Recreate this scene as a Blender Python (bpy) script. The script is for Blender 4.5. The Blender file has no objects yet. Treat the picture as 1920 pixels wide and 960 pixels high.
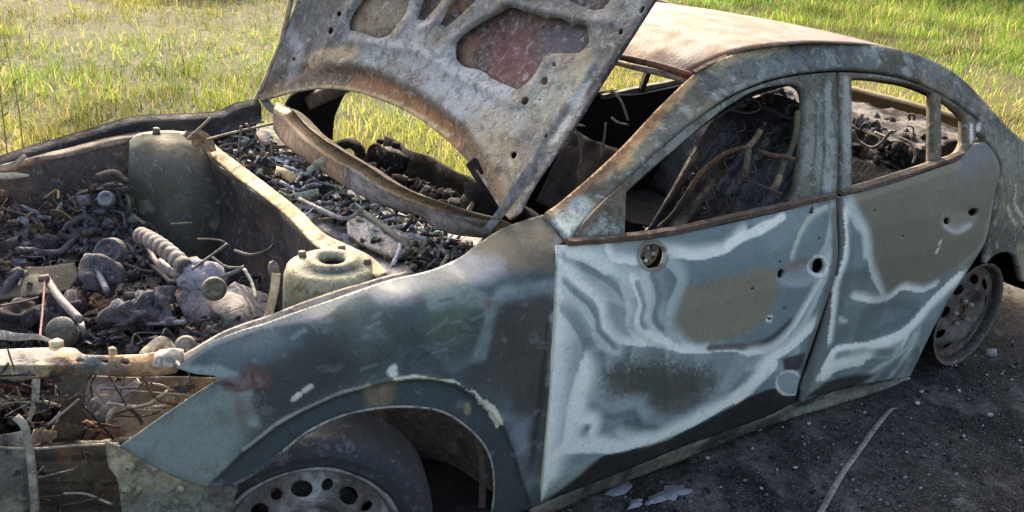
import bpy, bmesh, math, random
import numpy as np
from mathutils import Vector, Matrix
from mathutils.geometry import delaunay_2d_cdt

random.seed(7); RNG = np.random.default_rng(7)
scene = bpy.context.scene
C = scene.collection

# ------------------------------------------------------------------ camera
CAM_R = np.array([0.8380341, -0.5419283, 0.06334487])
CAM_U = np.array([0.15545605, 0.34844144, 0.92434949])
CAM_D = np.array([0.52300313, 0.76478905, -0.37625184])
CAM_O = np.array([-0.73357309, -2.52226632, 1.70730205])
FOC = 1699.57
cam = bpy.data.cameras.new('camera'); cam_o = bpy.data.objects.new('camera', cam); C.objects.link(cam_o)
cam.sensor_width = 36; cam.lens = 36 * FOC / 1920; cam.clip_end = 600; cam.clip_start = .05
cam_o.matrix_world = Matrix(((CAM_R[0], CAM_U[0], -CAM_D[0], CAM_O[0]), (CAM_R[1], CAM_U[1], -CAM_D[1], CAM_O[1]),
                             (CAM_R[2], CAM_U[2], -CAM_D[2], CAM_O[2]), (0, 0, 0, 1)))
scene.camera = cam_o

# ------------------------------------------------------------------ sky, sun, exposure
SUN_AZ, SUN_EL = math.radians(16), math.radians(28)      # azimuth from +Y towards +X
w = bpy.data.worlds.new('World'); scene.world = w; w.use_nodes = True
nt = w.node_tree; nt.nodes.clear()
sky = nt.nodes.new('ShaderNodeTexSky'); sky.sky_type = 'NISHITA'; sky.sun_disc = False
sky.sun_elevation = SUN_EL; sky.sun_rotation = SUN_AZ; sky.air_density = 1.0; sky.dust_density = 8.0; sky.ozone_density = .6
bg = nt.nodes.new('ShaderNodeBackground'); bg.inputs[1].default_value = .15
wo = nt.nodes.new('ShaderNodeOutputWorld')
nt.links.new(sky.outputs[0], bg.inputs[0]); nt.links.new(bg.outputs[0], wo.inputs[0])
sl = bpy.data.lights.new('sun', 'SUN'); sl.energy = 2.2; sl.angle = math.radians(.6); sl.color = (1, .88, .70)
so = bpy.data.objects.new('sun', sl); C.objects.link(so)
sd = Vector((math.sin(SUN_AZ) * math.cos(SUN_EL), math.cos(SUN_AZ) * math.cos(SUN_EL), math.sin(SUN_EL)))
so.rotation_euler = sd.to_track_quat('Z', 'Y').to_euler()
vs = scene.view_settings; vs.view_transform = 'Standard'; vs.look = 'None'; vs.exposure = 1.92; vs.gamma = 1; vs.use_curve_mapping = False

# ------------------------------------------------------------------ numeric helpers
def srgb(r, g, b):
    c = np.array([r, g, b], float) / 255
    return np.where(c <= .04045, c / 12.92, ((c + .055) / 1.055) ** 2.4)

def rays(px, py):
    px = np.asarray(px, float); py = np.asarray(py, float)
    return CAM_D + np.multiply.outer((px - 960) / FOC, CAM_R) - np.multiply.outer((py - 480) / FOC, CAM_U)

def at(px, py, **k):
    """the point of the place seen at a spot of the photograph, given one of its coordinates"""
    v = rays(px, py); (ax, val), = k.items(); i = 'xyz'.index(ax)
    return CAM_O + v * ((val - CAM_O[i]) / v[i])

def _h(ix, iy, iz):
    h = (ix.astype(np.int64) * 374761393 + iy.astype(np.int64) * 668265263 + iz.astype(np.int64) * 2147483647 + 1013904223) & 0xFFFFFFFF
    h = ((h ^ (h >> 13)) * 1274126177) & 0xFFFFFFFF
    h = ((h ^ (h >> 16)) * 2246822519) & 0xFFFFFFFF
    return ((h ^ (h >> 15)) & 0xFFFFFF) / 0xFFFFFF
def vnoise(p):
    i = np.floor(p); f = p - i; f = f * f * (3 - 2 * f); i = i.astype(np.int64); r = 0
    for dx in (0, 1):
        for dy in (0, 1):
            for dz in (0, 1):
                wt = (f[:, 0] if dx else 1 - f[:, 0]) * (f[:, 1] if dy else 1 - f[:, 1]) * (f[:, 2] if dz else 1 - f[:, 2])
                r = r + wt * _h(i[:, 0] + dx, i[:, 1] + dy, i[:, 2] + dz)
    return r
def fbm(p, sc, oc=4, seed=0.):
    q = np.asarray(p) * sc + seed * 17.3; a = .5; r = 0; t = 0
    for k in range(oc):
        r = r + a * vnoise(q); t += a; q = q * 2.03 + 5.7; a *= .5
    return r / t
def sstep(a, b, x):
    t = np.clip((x - a) / (b - a), 0, 1); return t * t * (3 - 2 * t)

def catmull(pts, n, closed=False):
    pts = np.asarray(pts, float); m = len(pts)
    P = np.vstack([2 * pts[0] - pts[1], pts, 2 * pts[-1] - pts[-2]])
    u = np.linspace(0, m - 1, n); k = np.minimum(u.astype(int), m - 2); t = (u - k)[:, None]
    a, b, c, d = P[k], P[k + 1], P[k + 2], P[k + 3]
    return .5 * (2 * b + (c - a) * t + (2 * a - 5 * b + 4 * c - d) * t ** 2 + (3 * b - a - 3 * c + d) * t ** 3)

def outline_points(poly, step, smooth=True):
    P = np.asarray(poly, float); n = len(P); out = []
    d = np.roll(P, -1, 0) - P; d = d / (np.linalg.norm(d, axis=1)[:, None] + 1e-9)
    corner = [np.dot(d[i - 1], d[i]) < .72 for i in range(n)]
    for i in range(n):
        p1, p2 = P[i], P[(i + 1) % n]
        p0 = 2 * p1 - p2 if (corner[i] or not smooth) else P[i - 1]
        p3 = 2 * p2 - p1 if (corner[(i + 1) % n] or not smooth) else P[(i + 2) % n]
        L = np.linalg.norm(p2 - p1); m = max(1, int(round(L / step)))
        # limit overshoot of long neighbours
        def lim(q, c):
            v = q - c; l = np.linalg.norm(v); return c + v * min(1, L / (l + 1e-9))
        p0 = lim(p0, p1); p3 = lim(p3, p2)
        for k in range(m):
            t = k / m
            out.append(.5 * (2 * p1 + (p2 - p0) * t + (2 * p0 - 5 * p1 + 4 * p2 - p3) * t * t + (3 * p1 - p0 - 3 * p2 + p3) * t ** 3))
    return np.array(out)
def inside(q, poly):
    x, y = q[:, 0], q[:, 1]; r = np.zeros(len(q), bool); P = np.asarray(poly); j = len(P) - 1
    for i in range(len(P)):
        xi, yi = P[i]; xj, yj = P[j]
        c = ((yi > y) != (yj > y)) & (x < (xj - xi) * (y - yi) / (yj - yi + 1e-12) + xi)
        r ^= c; j = i
    return r
def segdist(q, pts, closed=False):
    P = np.asarray(pts, float); best = np.full(len(q), 1e9)
    rng = range(len(P) if closed else len(P) - 1)
    for i in rng:
        a, b = P[i], P[(i + 1) % len(P)]; ab = b - a
        t = np.clip(((q - a) @ ab) / (ab @ ab + 1e-12), 0, 1)
        best = np.minimum(best, np.linalg.norm(q - a - t[:, None] * ab, axis=1))
    return best

def segdist_signed(q, pts):
    P = np.asarray(pts, float); best = np.full(len(q), 1e9); sg = np.zeros(len(q))
    for i in range(len(P) - 1):
        a, b = P[i], P[i + 1]; ab = b - a; w_ = q - a
        t = np.clip((w_ @ ab) / (ab @ ab + 1e-12), 0, 1); d = np.linalg.norm(w_ - t[:, None] * ab, axis=1)
        m = d < best; best[m] = d[m]; sg[m] = (ab[0] * w_[m, 1] - ab[1] * w_[m, 0])
    return best, sg

# ------------------------------------------------------------------ surfaces of the car
ZT = [-.2, .05, .12, .2, .32, .5, .64, .76, .84, .90, 1.0, 1.1, 1.2, 1.27, 1.33, 1.38]
YT = [-.80, -.82, -.845, -.865, -.885, -.895, -.895, -.88, -.862, -.842, -.80, -.752, -.705, -.668, -.63, -.55]
XT = [-1.0, -.7, -.5, -.35, -.2, 0, .2, 1.2, 2.1, 2.5, 2.8, 3.2, 3.6]
PT = [.30, .19, .13, .085, .045, .01, 0, 0, .0, .015, .035, .08, .16]
def side_y(x, z): return np.interp(z, ZT, YT) + np.interp(x, XT, PT)
def make_side(off=None, dent=0., seed=0):
    o = tps(off, raw=True) if isinstance(off, list) else None
    c = 0. if (off is None or isinstance(off, list)) else off
    def f(q):
        q = np.asarray(q, float).reshape(-1, 2); v = rays(q[:, 0], q[:, 1]); oo = o(q) if o else c
        lo = np.full(len(q), .6); hi = np.full(len(q), 9.)
        for _ in range(40):
            t = (lo + hi) / 2; P = CAM_O + v * t[:, None]
            s = P[:, 1] - side_y(P[:, 0], P[:, 2]) - oo
            hi = np.where(s > 0, t, hi); lo = np.where(s > 0, lo, t)
        P = CAM_O + v * hi[:, None]
        if dent:
            P[:, 1] += dent * (fbm(P, 3., 3, seed) - .5) * 2
        return P
    return f
def tps(ctrl, raw=False):
    """smooth surface through control points (px, py, axis, value); raw: (px, py, value)"""
    if raw: X = np.array([c[:2] for c in ctrl], float); val = np.array([c[2] for c in ctrl], float)
    else:
        X = np.array([c[:2] for c in ctrl], float); val = []
        for c in ctrl:
            v = rays(c[0], c[1]); i = 'xyz'.index(c[2]); val.append(v[i] / (c[3] - CAM_O[i]))
        val = np.array(val)
    X = X / 500; n = len(X)
    def U(r2): return np.where(r2 > 0, r2 * np.log(r2 + 1e-12), 0)
    A = np.zeros((n + 3, n + 3)); A[:n, :n] = U(((X[:, None] - X[None]) ** 2).sum(-1)) + np.eye(n) * 1e-5
    A[:n, n] = 1; A[:n, n + 1:] = X; A[n:, :n] = A[:n, n:].T
    k = np.linalg.solve(A, np.concatenate([val, np.zeros(3)]))
    def s(q):
        q = np.asarray(q, float).reshape(-1, 2); Q = q / 500
        return U(((Q[:, None] - X[None]) ** 2).sum(-1)) @ k[:n] + k[n] + Q @ k[n + 1:]
    if raw: return s
    def f(q):
        q = np.asarray(q, float).reshape(-1, 2)
        return CAM_O + rays(q[:, 0], q[:, 1]) / s(q)[:, None]
    return f
def moved(surf, vec):
    vec = np.array(vec, float); return lambda q: surf(q) + vec

# ------------------------------------------------------------------ materials
MATS = {}
def newmat(name):
    m = bpy.data.materials.new(name); m.use_nodes = True; n = m.node_tree; n.nodes.clear()
    out = n.nodes.new('ShaderNodeOutputMaterial'); MATS[name] = m; return m, n, out
def N(n, t, **k):
    d = n.nodes.new(t)
    for a, b in k.items(): setattr(d, a, b)
    return d
def burnt(name, rough=.65, metal=.0, var=.35, scale=60, bump=.25, spec=.4, speck=.0, col=None, bscale=None, flake=0., fscale=22, pale=.0, rust=0.):
    """scorched sheet metal: the panel's own stains (attribute Col) with fine grain, speckle and relief"""
    m, n, out = newmat(name); L = n.links.new
    tc = N(n, 'ShaderNodeTexCoord')
    if col is None:
        at_ = N(n, 'ShaderNodeAttribute', attribute_name='Col'); src = at_.outputs['Color']
    else:
        rgb = N(n, 'ShaderNodeRGB'); rgb.outputs[0].default_value = (*col, 1); src = rgb.outputs[0]
    no = N(n, 'ShaderNodeTexNoise'); no.inputs['Scale'].default_value = scale; no.inputs['Detail'].default_value = 6; no.inputs['Roughness'].default_value = .7
    L(tc.outputs['Object'], no.inputs['Vector'])
    mr = N(n, 'ShaderNodeMapRange'); mr.inputs[1].default_value = .25; mr.inputs[2].default_value = .75
    mr.inputs[3].default_value = 1 - var; mr.inputs[4].default_value = 1 + var; L(no.outputs['Fac'], mr.inputs[0])
    mx = N(n, 'ShaderNodeMix', data_type='RGBA', blend_type='MULTIPLY'); mx.inputs[0].default_value = 1
    L(src, mx.inputs[6]); L(mr.outputs[0], mx.inputs[7]); c = mx.outputs[2]
    n2 = N(n, 'ShaderNodeTexNoise'); n2.inputs['Scale'].default_value = scale * .22; n2.inputs['Detail'].default_value = 4
    L(tc.outputs['Object'], n2.inputs['Vector'])
    if flake or pale or rust:
        for (off, lo_, hi_, amt, cc, fs) in ((0., .52, .56, flake, (.035, .033, .033, 1), fscale), (3.7, .575, .60, pale, (.50, .51, .50, 1), fscale * 1.5), (9.1, .55, .63, rust, (.17, .085, .042, 1), fscale * .6)):
            if not amt: continue
            mp = N(n, 'ShaderNodeMapping'); mp.inputs['Location'].default_value = (off, off * 2, -off); L(tc.outputs['Object'], mp.inputs['Vector'])
            fn = N(n, 'ShaderNodeTexNoise'); fn.inputs['Scale'].default_value = fs; fn.inputs['Detail'].default_value = 10; fn.inputs['Roughness'].default_value = .72; fn.inputs['Distortion'].default_value = .6; L(mp.outputs[0], fn.inputs['Vector'])
            fr = N(n, 'ShaderNodeMapRange'); fr.inputs[1].default_value = lo_; fr.inputs[2].default_value = hi_; fr.inputs[4].default_value = amt; L(fn.outputs['Fac'], fr.inputs[0])
            fm = N(n, 'ShaderNodeMix', data_type='RGBA'); L(fr.outputs[0], fm.inputs[0]); L(c, fm.inputs[6]); fm.inputs[7].default_value = cc; c = fm.outputs[2]
    if speck:
        vo = N(n, 'ShaderNodeTexNoise'); vo.inputs['Scale'].default_value = scale * 4.5; vo.inputs['Detail'].default_value = 2; L(tc.outputs['Object'], vo.inputs['Vector'])
        r2 = N(n, 'ShaderNodeMapRange'); r2.inputs[1].default_value = .6; r2.inputs[2].default_value = .68; r2.inputs[4].default_value = speck; L(vo.outputs['Fac'], r2.inputs[0])
        m2 = N(n, 'ShaderNodeMix', data_type='RGBA'); L(r2.outputs[0], m2.inputs[0]); L(c, m2.inputs[6]); m2.inputs[7].default_value = (.45, .46, .45, 1); c = m2.outputs[2]
    b = N(n, 'ShaderNodeBsdfPrincipled'); L(c, b.inputs['Base Color']); b.inputs['Metallic'].default_value = metal
    b.inputs['Specular IOR Level'].default_value = spec
    rr = N(n, 'ShaderNodeMapRange'); rr.inputs[1].default_value = .3; rr.inputs[2].default_value = .7; rr.inputs[3].default_value = rough - .14; rr.inputs[4].default_value = min(1, rough + .14)
    L(n2.outputs['Fac'], rr.inputs[0]); L(rr.outputs[0], b.inputs['Roughness'])
    bp = N(n, 'ShaderNodeBump'); bp.inputs['Strength'].default_value = bump; bp.inputs['Distance'].default_value = .006
    n3 = N(n, 'ShaderNodeTexNoise'); n3.inputs['Scale'].default_value = bscale or scale * 1.6; n3.inputs['Detail'].default_value = 5; L(tc.outputs['Object'], n3.inputs['Vector'])
    L(n3.outputs['Fac'], bp.inputs['Height']); L(bp.outputs[0], b.inputs['Normal']); L(b.outputs[0], out.inputs[0])
    return m
M_PANEL = burnt('scorched_paint', rough=.6, var=.18, scale=110, bump=.06, spec=.25, flake=.04, pale=.05, rust=.08, fscale=14)
M_WING = burnt('scorched_wing_paint', rough=.66, var=.24, scale=120, bump=.1, spec=.2, flake=.22, pale=.12, rust=.14, fscale=9)
M_SPECK = burnt('ash_speckled_steel', rough=.85, var=.38, scale=140, bump=.3, speck=.16, spec=.2, flake=.45, pale=.38, rust=.3, fscale=26)
M_RUST = burnt('rust_film', rough=.7, var=.3, scale=60, bump=.2, flake=.18, pale=.2, rust=.25, fscale=16)
M_RAW = burnt('burnt_steel', rough=.75, var=.45, scale=80, bump=.4, spec=.25, flake=.5, pale=.16, rust=.3, fscale=24)
M_DEB = burnt('burnt_debris', rough=.95, var=.6, scale=110, bump=.6, spec=.06, flake=.5, pale=.22, rust=.04, fscale=40)
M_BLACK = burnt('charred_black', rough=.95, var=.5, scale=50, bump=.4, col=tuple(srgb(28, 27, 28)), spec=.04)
M_CHAR = burnt('charred_lining', rough=.95, var=.5, scale=50, bump=.4, spec=.04)
M_SEAT = burnt('charred_seat_steel', rough=.45, var=.5, scale=40, bump=.4, metal=.2, spec=.6, flake=.5, pale=.12, rust=.1, fscale=18)
M_TYRE = burnt('burnt_rubber', rough=.75, var=.4, scale=60, bump=.5, col=tuple(srgb(50, 51, 53)), spec=.3, flake=.5, pale=.10, fscale=18)

# ------------------------------------------------------------------ object helpers
def link(o, parent=None, **props):
    C.objects.link(o)
    if parent is not None: o.parent = parent
    for k, v in props.items(): o[k] = v
    return o
def mesh_from(name, verts, faces, mat, parent=None, cols=None, smooth=True, **props):
    me = bpy.data.meshes.new(name); me.from_pydata([tuple(v) for v in verts], [], [tuple(f) for f in faces])
    if cols is not None:
        ca = me.color_attributes.new('Col', 'FLOAT_COLOR', 'POINT')
        a = np.ones((len(verts), 4), np.float32); a[:, :3] = cols; ca.data.foreach_set('color', a.ravel())
    if smooth: me.polygons.foreach_set('use_smooth', [True] * len(me.polygons))
    me.materials.append(mat); me.update()
    return link(bpy.data.objects.new(name, me), parent, **props)
def thing(name, label, cat, loc=(0, 0, 0), group=None):
    o = bpy.data.objects.new(name, None); o.empty_display_size = .1; link(o); o.location = loc
    o['label'] = label; o['category'] = cat
    if group: o['group'] = group
    return o
def solid(o, t, off=-1):
    m = o.modifiers.new('thickness', 'SOLIDIFY'); m.thickness = t; m.offset = off; return o

class Paint:
    """stains and some painted light and shade on a panel, laid out in the panel's own two axes in metres"""
    def __init__(s, base, axes=(0, 2)): s.base = np.array(base, float); s.L = []; s.ax = list(axes)
    def area(s, pts, col, soft=.02, a=1., warp=.02, speck=0., wf=14): s.L.append(('area', pts, np.array(col), soft, a, warp, speck, wf)); return s
    def line(s, pts, col, w=.008, soft=.006, a=1., warp=.008, wf=14, vary=.6, fade=0.): s.L.append(('line', pts, np.array(col), w, soft, a, warp, wf, vary, fade)); return s
    def flow(s, col, sc, fr, a=.5, seed=0., p=1.6, zone=None): s.L.append(('flow', np.array(col), sc, fr, a, seed, p, zone)); return s
    def noise(s, col, sc, lo, hi, a=1., seed=0., st=(1, 1, 1)): s.L.append(('noise', np.array(col), sc, lo, hi, a, seed, np.array(st))); return s
    def marble(s, col, sc, fr, a=.5, seed=0., sharp=.6): s.L.append(('marble', np.array(col), sc, fr, a, seed, sharp)); return s
    def speckle(s, col, sc, lo, hi, a=1., seed=0.): s.L.append(('noise', np.array(col), sc, lo, hi, a, seed, np.array((1, 1, 1)))); return s
    def run(s, P, surf):
        col = np.tile(s.base, (len(P), 1)); k = 0
        for l in s.L:
            k += 1
            if l[0] in ('area', 'line'):
                pts = surf(np.array(l[1], float))[:, s.ax]
                if l[0] == 'line' and len(pts) > 2: pts = catmull(pts, len(pts) * 5)
                wp, wf = (l[5], l[7]) if l[0] == 'area' else (l[6], l[7])
                Q = P[:, s.ax] + wp * 2 * np.stack([fbm(P, wf, 3, k) - .5, fbm(P, wf, 3, k + 40) - .5], -1)
                if l[0] == 'area':
                    d = segdist(Q, pts, True); d = np.where(inside(Q, pts), -d, d)
                    if l[6]: d = d + l[6] * (vnoise(P * 170) - .5) * 2
                    m = 1 - sstep(-l[3], l[3], d); m = m * l[4]
                else:
                    d, sg = segdist_signed(Q, pts); ww = l[3] * (1 + l[8] * 2 * (fbm(P, 11, 2, k + 9) - .5))
                    sf = l[4] * np.where(sg > 0, 1 + 3.5 * l[9], 1 - .6 * l[9]); m = np.maximum(0, 1 - np.maximum(d - ww, 0) / np.maximum(sf, 1e-4)); m = m * m * (3 - 2 * m) * l[5]
                c = l[2]
            elif l[0] == 'noise':
                m = sstep(l[3], l[4], fbm(P * l[7], l[2], 4, l[6])) * l[5]; c = l[1]
            elif l[0] == 'flow':      # run marks: crisp on one side, fading on the other
                g = fbm(P, l[2] * 1.7, 2, l[5] + 6); g = fbm(P + .16 * np.stack([g - .5, 0 * g, fbm(P, l[2] * 1.7, 2, l[5] + 11) - .5], -1), l[2], 3, l[5]) * l[3]
                t = g - np.floor(g); m = np.where(t > .93, sstep(.93, 1, t), (1 - np.clip(t / .93, 0, 1)) ** l[6]) * l[4]; c = l[1]
                m = m * sstep(.3, .6, fbm(P, l[2] * 1.3, 2, l[5] + 21))
                if l[7] is not None:
                    z = surf(np.array(l[7], float))[:, s.ax]; Q = P[:, s.ax]; d = segdist(Q, z, True); m = m * (1 - sstep(-.03, .03, np.where(inside(Q, z), -d, d)))
            else:
                g = fbm(P, l[2], 3, l[5]); g = fbm(P + .22 * (g[:, None] - .5), l[2] * .8, 3, l[5] + 3)
                t = np.abs(np.sin(g * math.pi * l[3])); m = sstep(l[6], 1, t) * l[4]; c = l[1]
            col = col * (1 - m[:, None]) + c * m[:, None]
        return col * np.array([1.05, 1.0, .89])

def ell(cx, cy, rx, ry, n=10, rot=0, jag=0.):
    out = []
    for i in range(n):
        a = 2 * math.pi * i / n; r = 1 + jag * (random.random() - .5)
        x, y = rx * r * math.cos(a), ry * r * math.sin(a)
        out.append((cx + x * math.cos(rot) - y * math.sin(rot), cy + x * math.sin(rot) + y * math.cos(rot)))
    return out

def sheet(name, poly, surf, parent, mat, paint=None, holes=(), step=4.5, thick=.003, smooth=True, relief=None, away=1, **props):
    """a pressed panel: outline and openings cut out of a curved surface, given thickness"""
    B = outline_points(poly, step, smooth); H = [outline_points(h, min(step, 3.), True) for h in holes]
    x0, y0 = B.min(0); x1, y1 = B.max(0)
    gx, gy = np.meshgrid(np.arange(x0, x1, step), np.arange(y0, y1, step * .87)); gx[1::2] += step / 2
    G = np.stack([gx.ravel(), gy.ravel()], -1); G += (RNG.random(G.shape) - .5) * step * .15
    G = G[inside(G, B)]; G = G[segdist(G, B, True) > step * .55]
    for h in H:
        G = G[~inside(G, h)]; G = G[segdist(G, h, True) > step * .5]
    V = [B] + H; pts = np.vstack(V + [G]); edges = []; o = 0
    for v in V:
        n = len(v); edges += [(o + i, o + (i + 1) % n) for i in range(n)]; o += n
    r = delaunay_2d_cdt([Vector(p) for p in pts], edges, [], 0, 1e-4)
    vv = np.array([(p.x, p.y) for p in r[0]]); F = np.array([f for f in r[2] if len(f) == 3])
    cen = vv[F].mean(1); ok = inside(cen, B)
    for h in H: ok &= ~inside(cen, h)
    F = F[ok]
    used = np.unique(F); mp = np.full(len(vv), -1); mp[used] = np.arange(len(used)); vv = vv[used]; F = mp[F]
    P = surf(vv)
    if relief is not None:
        v = rays(vv[:, 0], vv[:, 1]); v /= np.linalg.norm(v, axis=1)[:, None]; P = P + v * relief(vv, P)[:, None]
    a, b, c = P[F[0, 0]], P[F[0, 1]], P[F[0, 2]]
    nrm = np.cross(P[F[:, 1]] - P[F[:, 0]], P[F[:, 2]] - P[F[:, 0]]); view = P[F[:, 0]] - CAM_O
    flip = (nrm * view).sum(1) > 0; F[flip] = F[flip][:, ::-1]
    cols = paint.run(P, surf) if isinstance(paint, Paint) else (np.tile(paint, (len(P), 1)) if paint is not None else None)
    ob = mesh_from(name, P, F, mat, parent, cols, **props)
    if thick: solid(ob, thick, -1)
    return ob

def loft(name, rows, nu, nv, parent, mat, paint=None, thick=0, wob=0, wsc=6, **props):
    R_ = np.array([catmull(r, nu) for r in rows])                         # rows x nu x 3
    R_ = np.transpose(np.array([catmull(R_[:, i], nv) for i in range(nu)]), (1, 0, 2)) if len(rows) > 2 else \
        np.array([R_[0] * (1 - t) + R_[1] * t for t in np.linspace(0, 1, nv)])
    P = R_.reshape(-1, 3)
    if wob: P = P + wob * 2 * np.stack([fbm(P, wsc, 3, 1) - .5, fbm(P, wsc, 3, 2) - .5, fbm(P, wsc, 3, 3) - .5], -1)
    F = [(i * nu + j, i * nu + j + 1, (i + 1) * nu + j + 1, (i + 1) * nu + j) for i in range(nv - 1) for j in range(nu - 1)]
    cols = paint(P) if callable(paint) else (np.tile(paint, (len(P), 1)) if paint is not None else None)
    o = mesh_from(name, P, F, mat, parent, cols, **props)
    if thick: solid(o, thick, 0)
    return o

class MB:
    """collects shapes into one mesh with a colour for each vertex"""
    def __init__(s): s.v = []; s.f = []; s.c = []
    def add(s, v, f, c):
        o = len(s.v); s.v += [tuple(p) for p in v]; s.f += [tuple(o + i for i in g) for g in f]; s.c += [tuple(c)] * len(v)
    def tube(s, pts, r, c, n=8, cap=True, smooth=True, k=5, ridge=0):
        pts = np.array(pts, float)
        if smooth and len(pts) > 2: pts = catmull(pts, len(pts) * k)
        m = len(pts); rr = np.interp(np.linspace(0, 1, m), np.linspace(0, 1, len(np.atleast_1d(r))), np.atleast_1d(r)) if np.ndim(r) else np.full(m, r)
        T = np.gradient(pts, axis=0); T /= np.linalg.norm(T, axis=1)[:, None] + 1e-9
        up = np.array([0, 0, 1.]) if abs(T[0, 2]) < .9 else np.array([1., 0, 0]); v = []
        for i in range(m):
            a = np.cross(T[i], up); a /= np.linalg.norm(a) + 1e-9; b = np.cross(a, T[i]); up = b
            for j in range(n):
                t = 2 * math.pi * j / n; v.append(pts[i] + rr[i] * (math.cos(t) * a + math.sin(t) * b))
        f = [(i * n + j, i * n + (j + 1) % n, (i + 1) * n + (j + 1) % n, (i + 1) * n + j) for i in range(m - 1) for j in range(n)]
        if cap: f += [tuple(range(n))[::-1], tuple((m - 1) * n + j for j in range(n))]
        s.add(v, f, c); return s
    def box(s, c0, size, col, rot=(0, 0, 0), jit=0.):
        from mathutils import Euler
        E_ = np.array(Euler(rot).to_matrix()); v = []
        for x in (-1, 1):
            for y in (-1, 1):
                for z in (-1, 1):
                    p = np.array([x, y, z]) * np.array(size) / 2 * (1 + jit * (RNG.random(3) - .5)); v.append(E_ @ p + np.array(c0))
        s.add(v, [(0, 1, 3, 2), (4, 6, 7, 5), (0, 4, 5, 1), (2, 3, 7, 6), (0, 2, 6, 4), (1, 5, 7, 3)], col); return s
    _U = {}
    def lump(s, c0, size, col, rough=.35, n=7, m=5):
        if (n, m) not in MB._U:
            v = np.array([[math.sin(math.pi * i / m) * math.cos(2 * math.pi * j / n), math.sin(math.pi * i / m) * math.sin(2 * math.pi * j / n), math.cos(math.pi * i / m)] for i in range(m + 1) for j in range(n)])
            v[:n, :2] = 0; v[-n:, :2] = 0
            var = [v * (1 + 2 * (vnoise(v * 2.2 + 7.3 * k) - .5)[:, None] * .5) - v for k in range(24)]
            MB._U[(n, m)] = (v, var, [(i * n + j, i * n + (j + 1) % n, (i + 1) * n + (j + 1) % n, (i + 1) * n + j) for i in range(m) for j in range(n)])
        v, var, f = MB._U[(n, m)]; a = RNG.random() * 6.28; ca, sa = math.cos(a), math.sin(a)
        w_ = (v + var[int(RNG.integers(0, 24))] * rough * 2); w_ = w_ @ np.array([[ca, sa, 0], [-sa, ca, 0], [0, 0, 1]]) * np.array(size) / 2 + np.array(c0)
        s.add(w_, f, col); return s
    def lathe(s, prof, c0, axis, col, n=40, cols=None, cut=None):
        ax = np.array(axis, float); ax /= np.linalg.norm(ax); h = np.array([0, 0, 1.]) if abs(ax[2]) < .9 else np.array([1., 0, 0])
        a = np.cross(ax, h); a /= np.linalg.norm(a); b = np.cross(ax, a); v = []
        for (r, t) in prof:
            for j in range(n):
                q = 2 * math.pi * j / n; v.append(np.array(c0) + ax * t + r * (math.cos(q) * a + math.sin(q) * b))
        f = [(i * n + j, i * n + (j + 1) % n, (i + 1) * n + (j + 1) % n, (i + 1) * n + j) for i in range(len(prof) - 1) for j in range(n)]
        o = len(s.v); s.add(v, f, col)
        if cols:
            for i in range(len(prof)):
                for j in range(n): s.c[o + i * n + j] = tuple(cols[i])
        return s
    def build(s, name, mat, parent=None, smooth=True, noise=0., thick=0, **props):
        c = np.array(s.c)
        if noise:
            P = np.array(s.v); c = c * (1 + noise * 2 * (fbm(P, 22, 3, 4) - .5))[:, None]
        o = mesh_from(name, s.v, s.f, mat, parent, np.clip(c, 0, 1), smooth, **props)
        if thick: solid(o, thick, 0)
        return o
def curve_px(pts, **k):
    (ax, val), = k.items()
    return np.array([at(p[0], p[1], **{ax: (p[2] if len(p) > 2 else val)}) for p in pts])

# colours of ash, scale and soot
WHITE = srgb(240, 243, 240); PALE = srgb(198, 209, 208); BLUE = srgb(146, 162, 168); GREY = srgb(120, 132, 137); SLATE = srgb(92, 104, 110)
OLIVE = srgb(132, 128, 114); BROWN = srgb(112, 98, 82); RUST = srgb(128, 88, 64); DARK = srgb(64, 63, 62); SOOT = srgb(40, 39, 40)
TAN = srgb(196, 172, 138); ORANGE = srgb(186, 148, 112); CREAM = srgb(214, 200, 168); ASH = srgb(158, 156, 154); LAV = srgb(160, 160, 174)
# ------------------------------------------------------------------ ground
def grid_axis(a, b, st, far, gr=1.22):
    v = list(np.arange(a, b, st)); d = st; x = b
    while x < far: v.append(x); d *= gr; x += d
    v.append(far); d = st * gr; x = a - d
    while x > -far: v.insert(0, x); d *= gr; x -= d
    v.insert(0, -far); return np.array(v)
def char_mask(x, y):
    """0 on living grass, 1 on the burnt ground round the wreck"""
    p = np.stack([x, y, 0 * x], -1)
    dx = np.maximum(np.maximum(-1.6 - x, x - 3.9), 0); dy = np.maximum(np.maximum(-6 - y, y - 1.25), 0)
    d = np.hypot(dx, dy) + .9 * (fbm(p, 1.1, 4, 2) - .5)
    return 1 - sstep(.15, .75, d)
def ground_z(x, y):
    p = np.stack([x, y, 0 * x], -1); far = sstep(3, 25, np.hypot(x, y))
    return (fbm(p, 5, 4, 1) - .5) * .035 + (fbm(p, .5, 3, 5) - .5) * .08 * far + (fbm(p, 25, 2, 6) - .5) * .008
gxs = grid_axis(-1.8, 4.6, .03, 220); gys = grid_axis(-2.2, 2.0, .03, 220)
X, Y = np.meshgrid(gxs, gys); gx, gy = X.ravel(), Y.ravel(); gz = ground_z(gx, gy)
gp = np.stack([gx, gy, gz], -1); cm = char_mask(gx, gy)[:, None]
soil = srgb(54, 46, 32); straw = srgb(84, 74, 46); g_green = srgb(54, 62, 30)
f1 = fbm(gp * [1, 1, 0], 1.3, 4, 3)[:, None]; f2 = fbm(gp * [1, 1, 0], .35, 3, 8)[:, None]
gc = soil * (1 - sstep(.4, .6, f1)) + straw * sstep(.4, .6, f1); gc = gc * (1 - .7 * sstep(.45, .6, f2)) + g_green * .7 * sstep(.45, .6, f2)
f3 = fbm(gp * [1, 1, 0], 3.2, 5, 11)[:, None]
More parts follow.
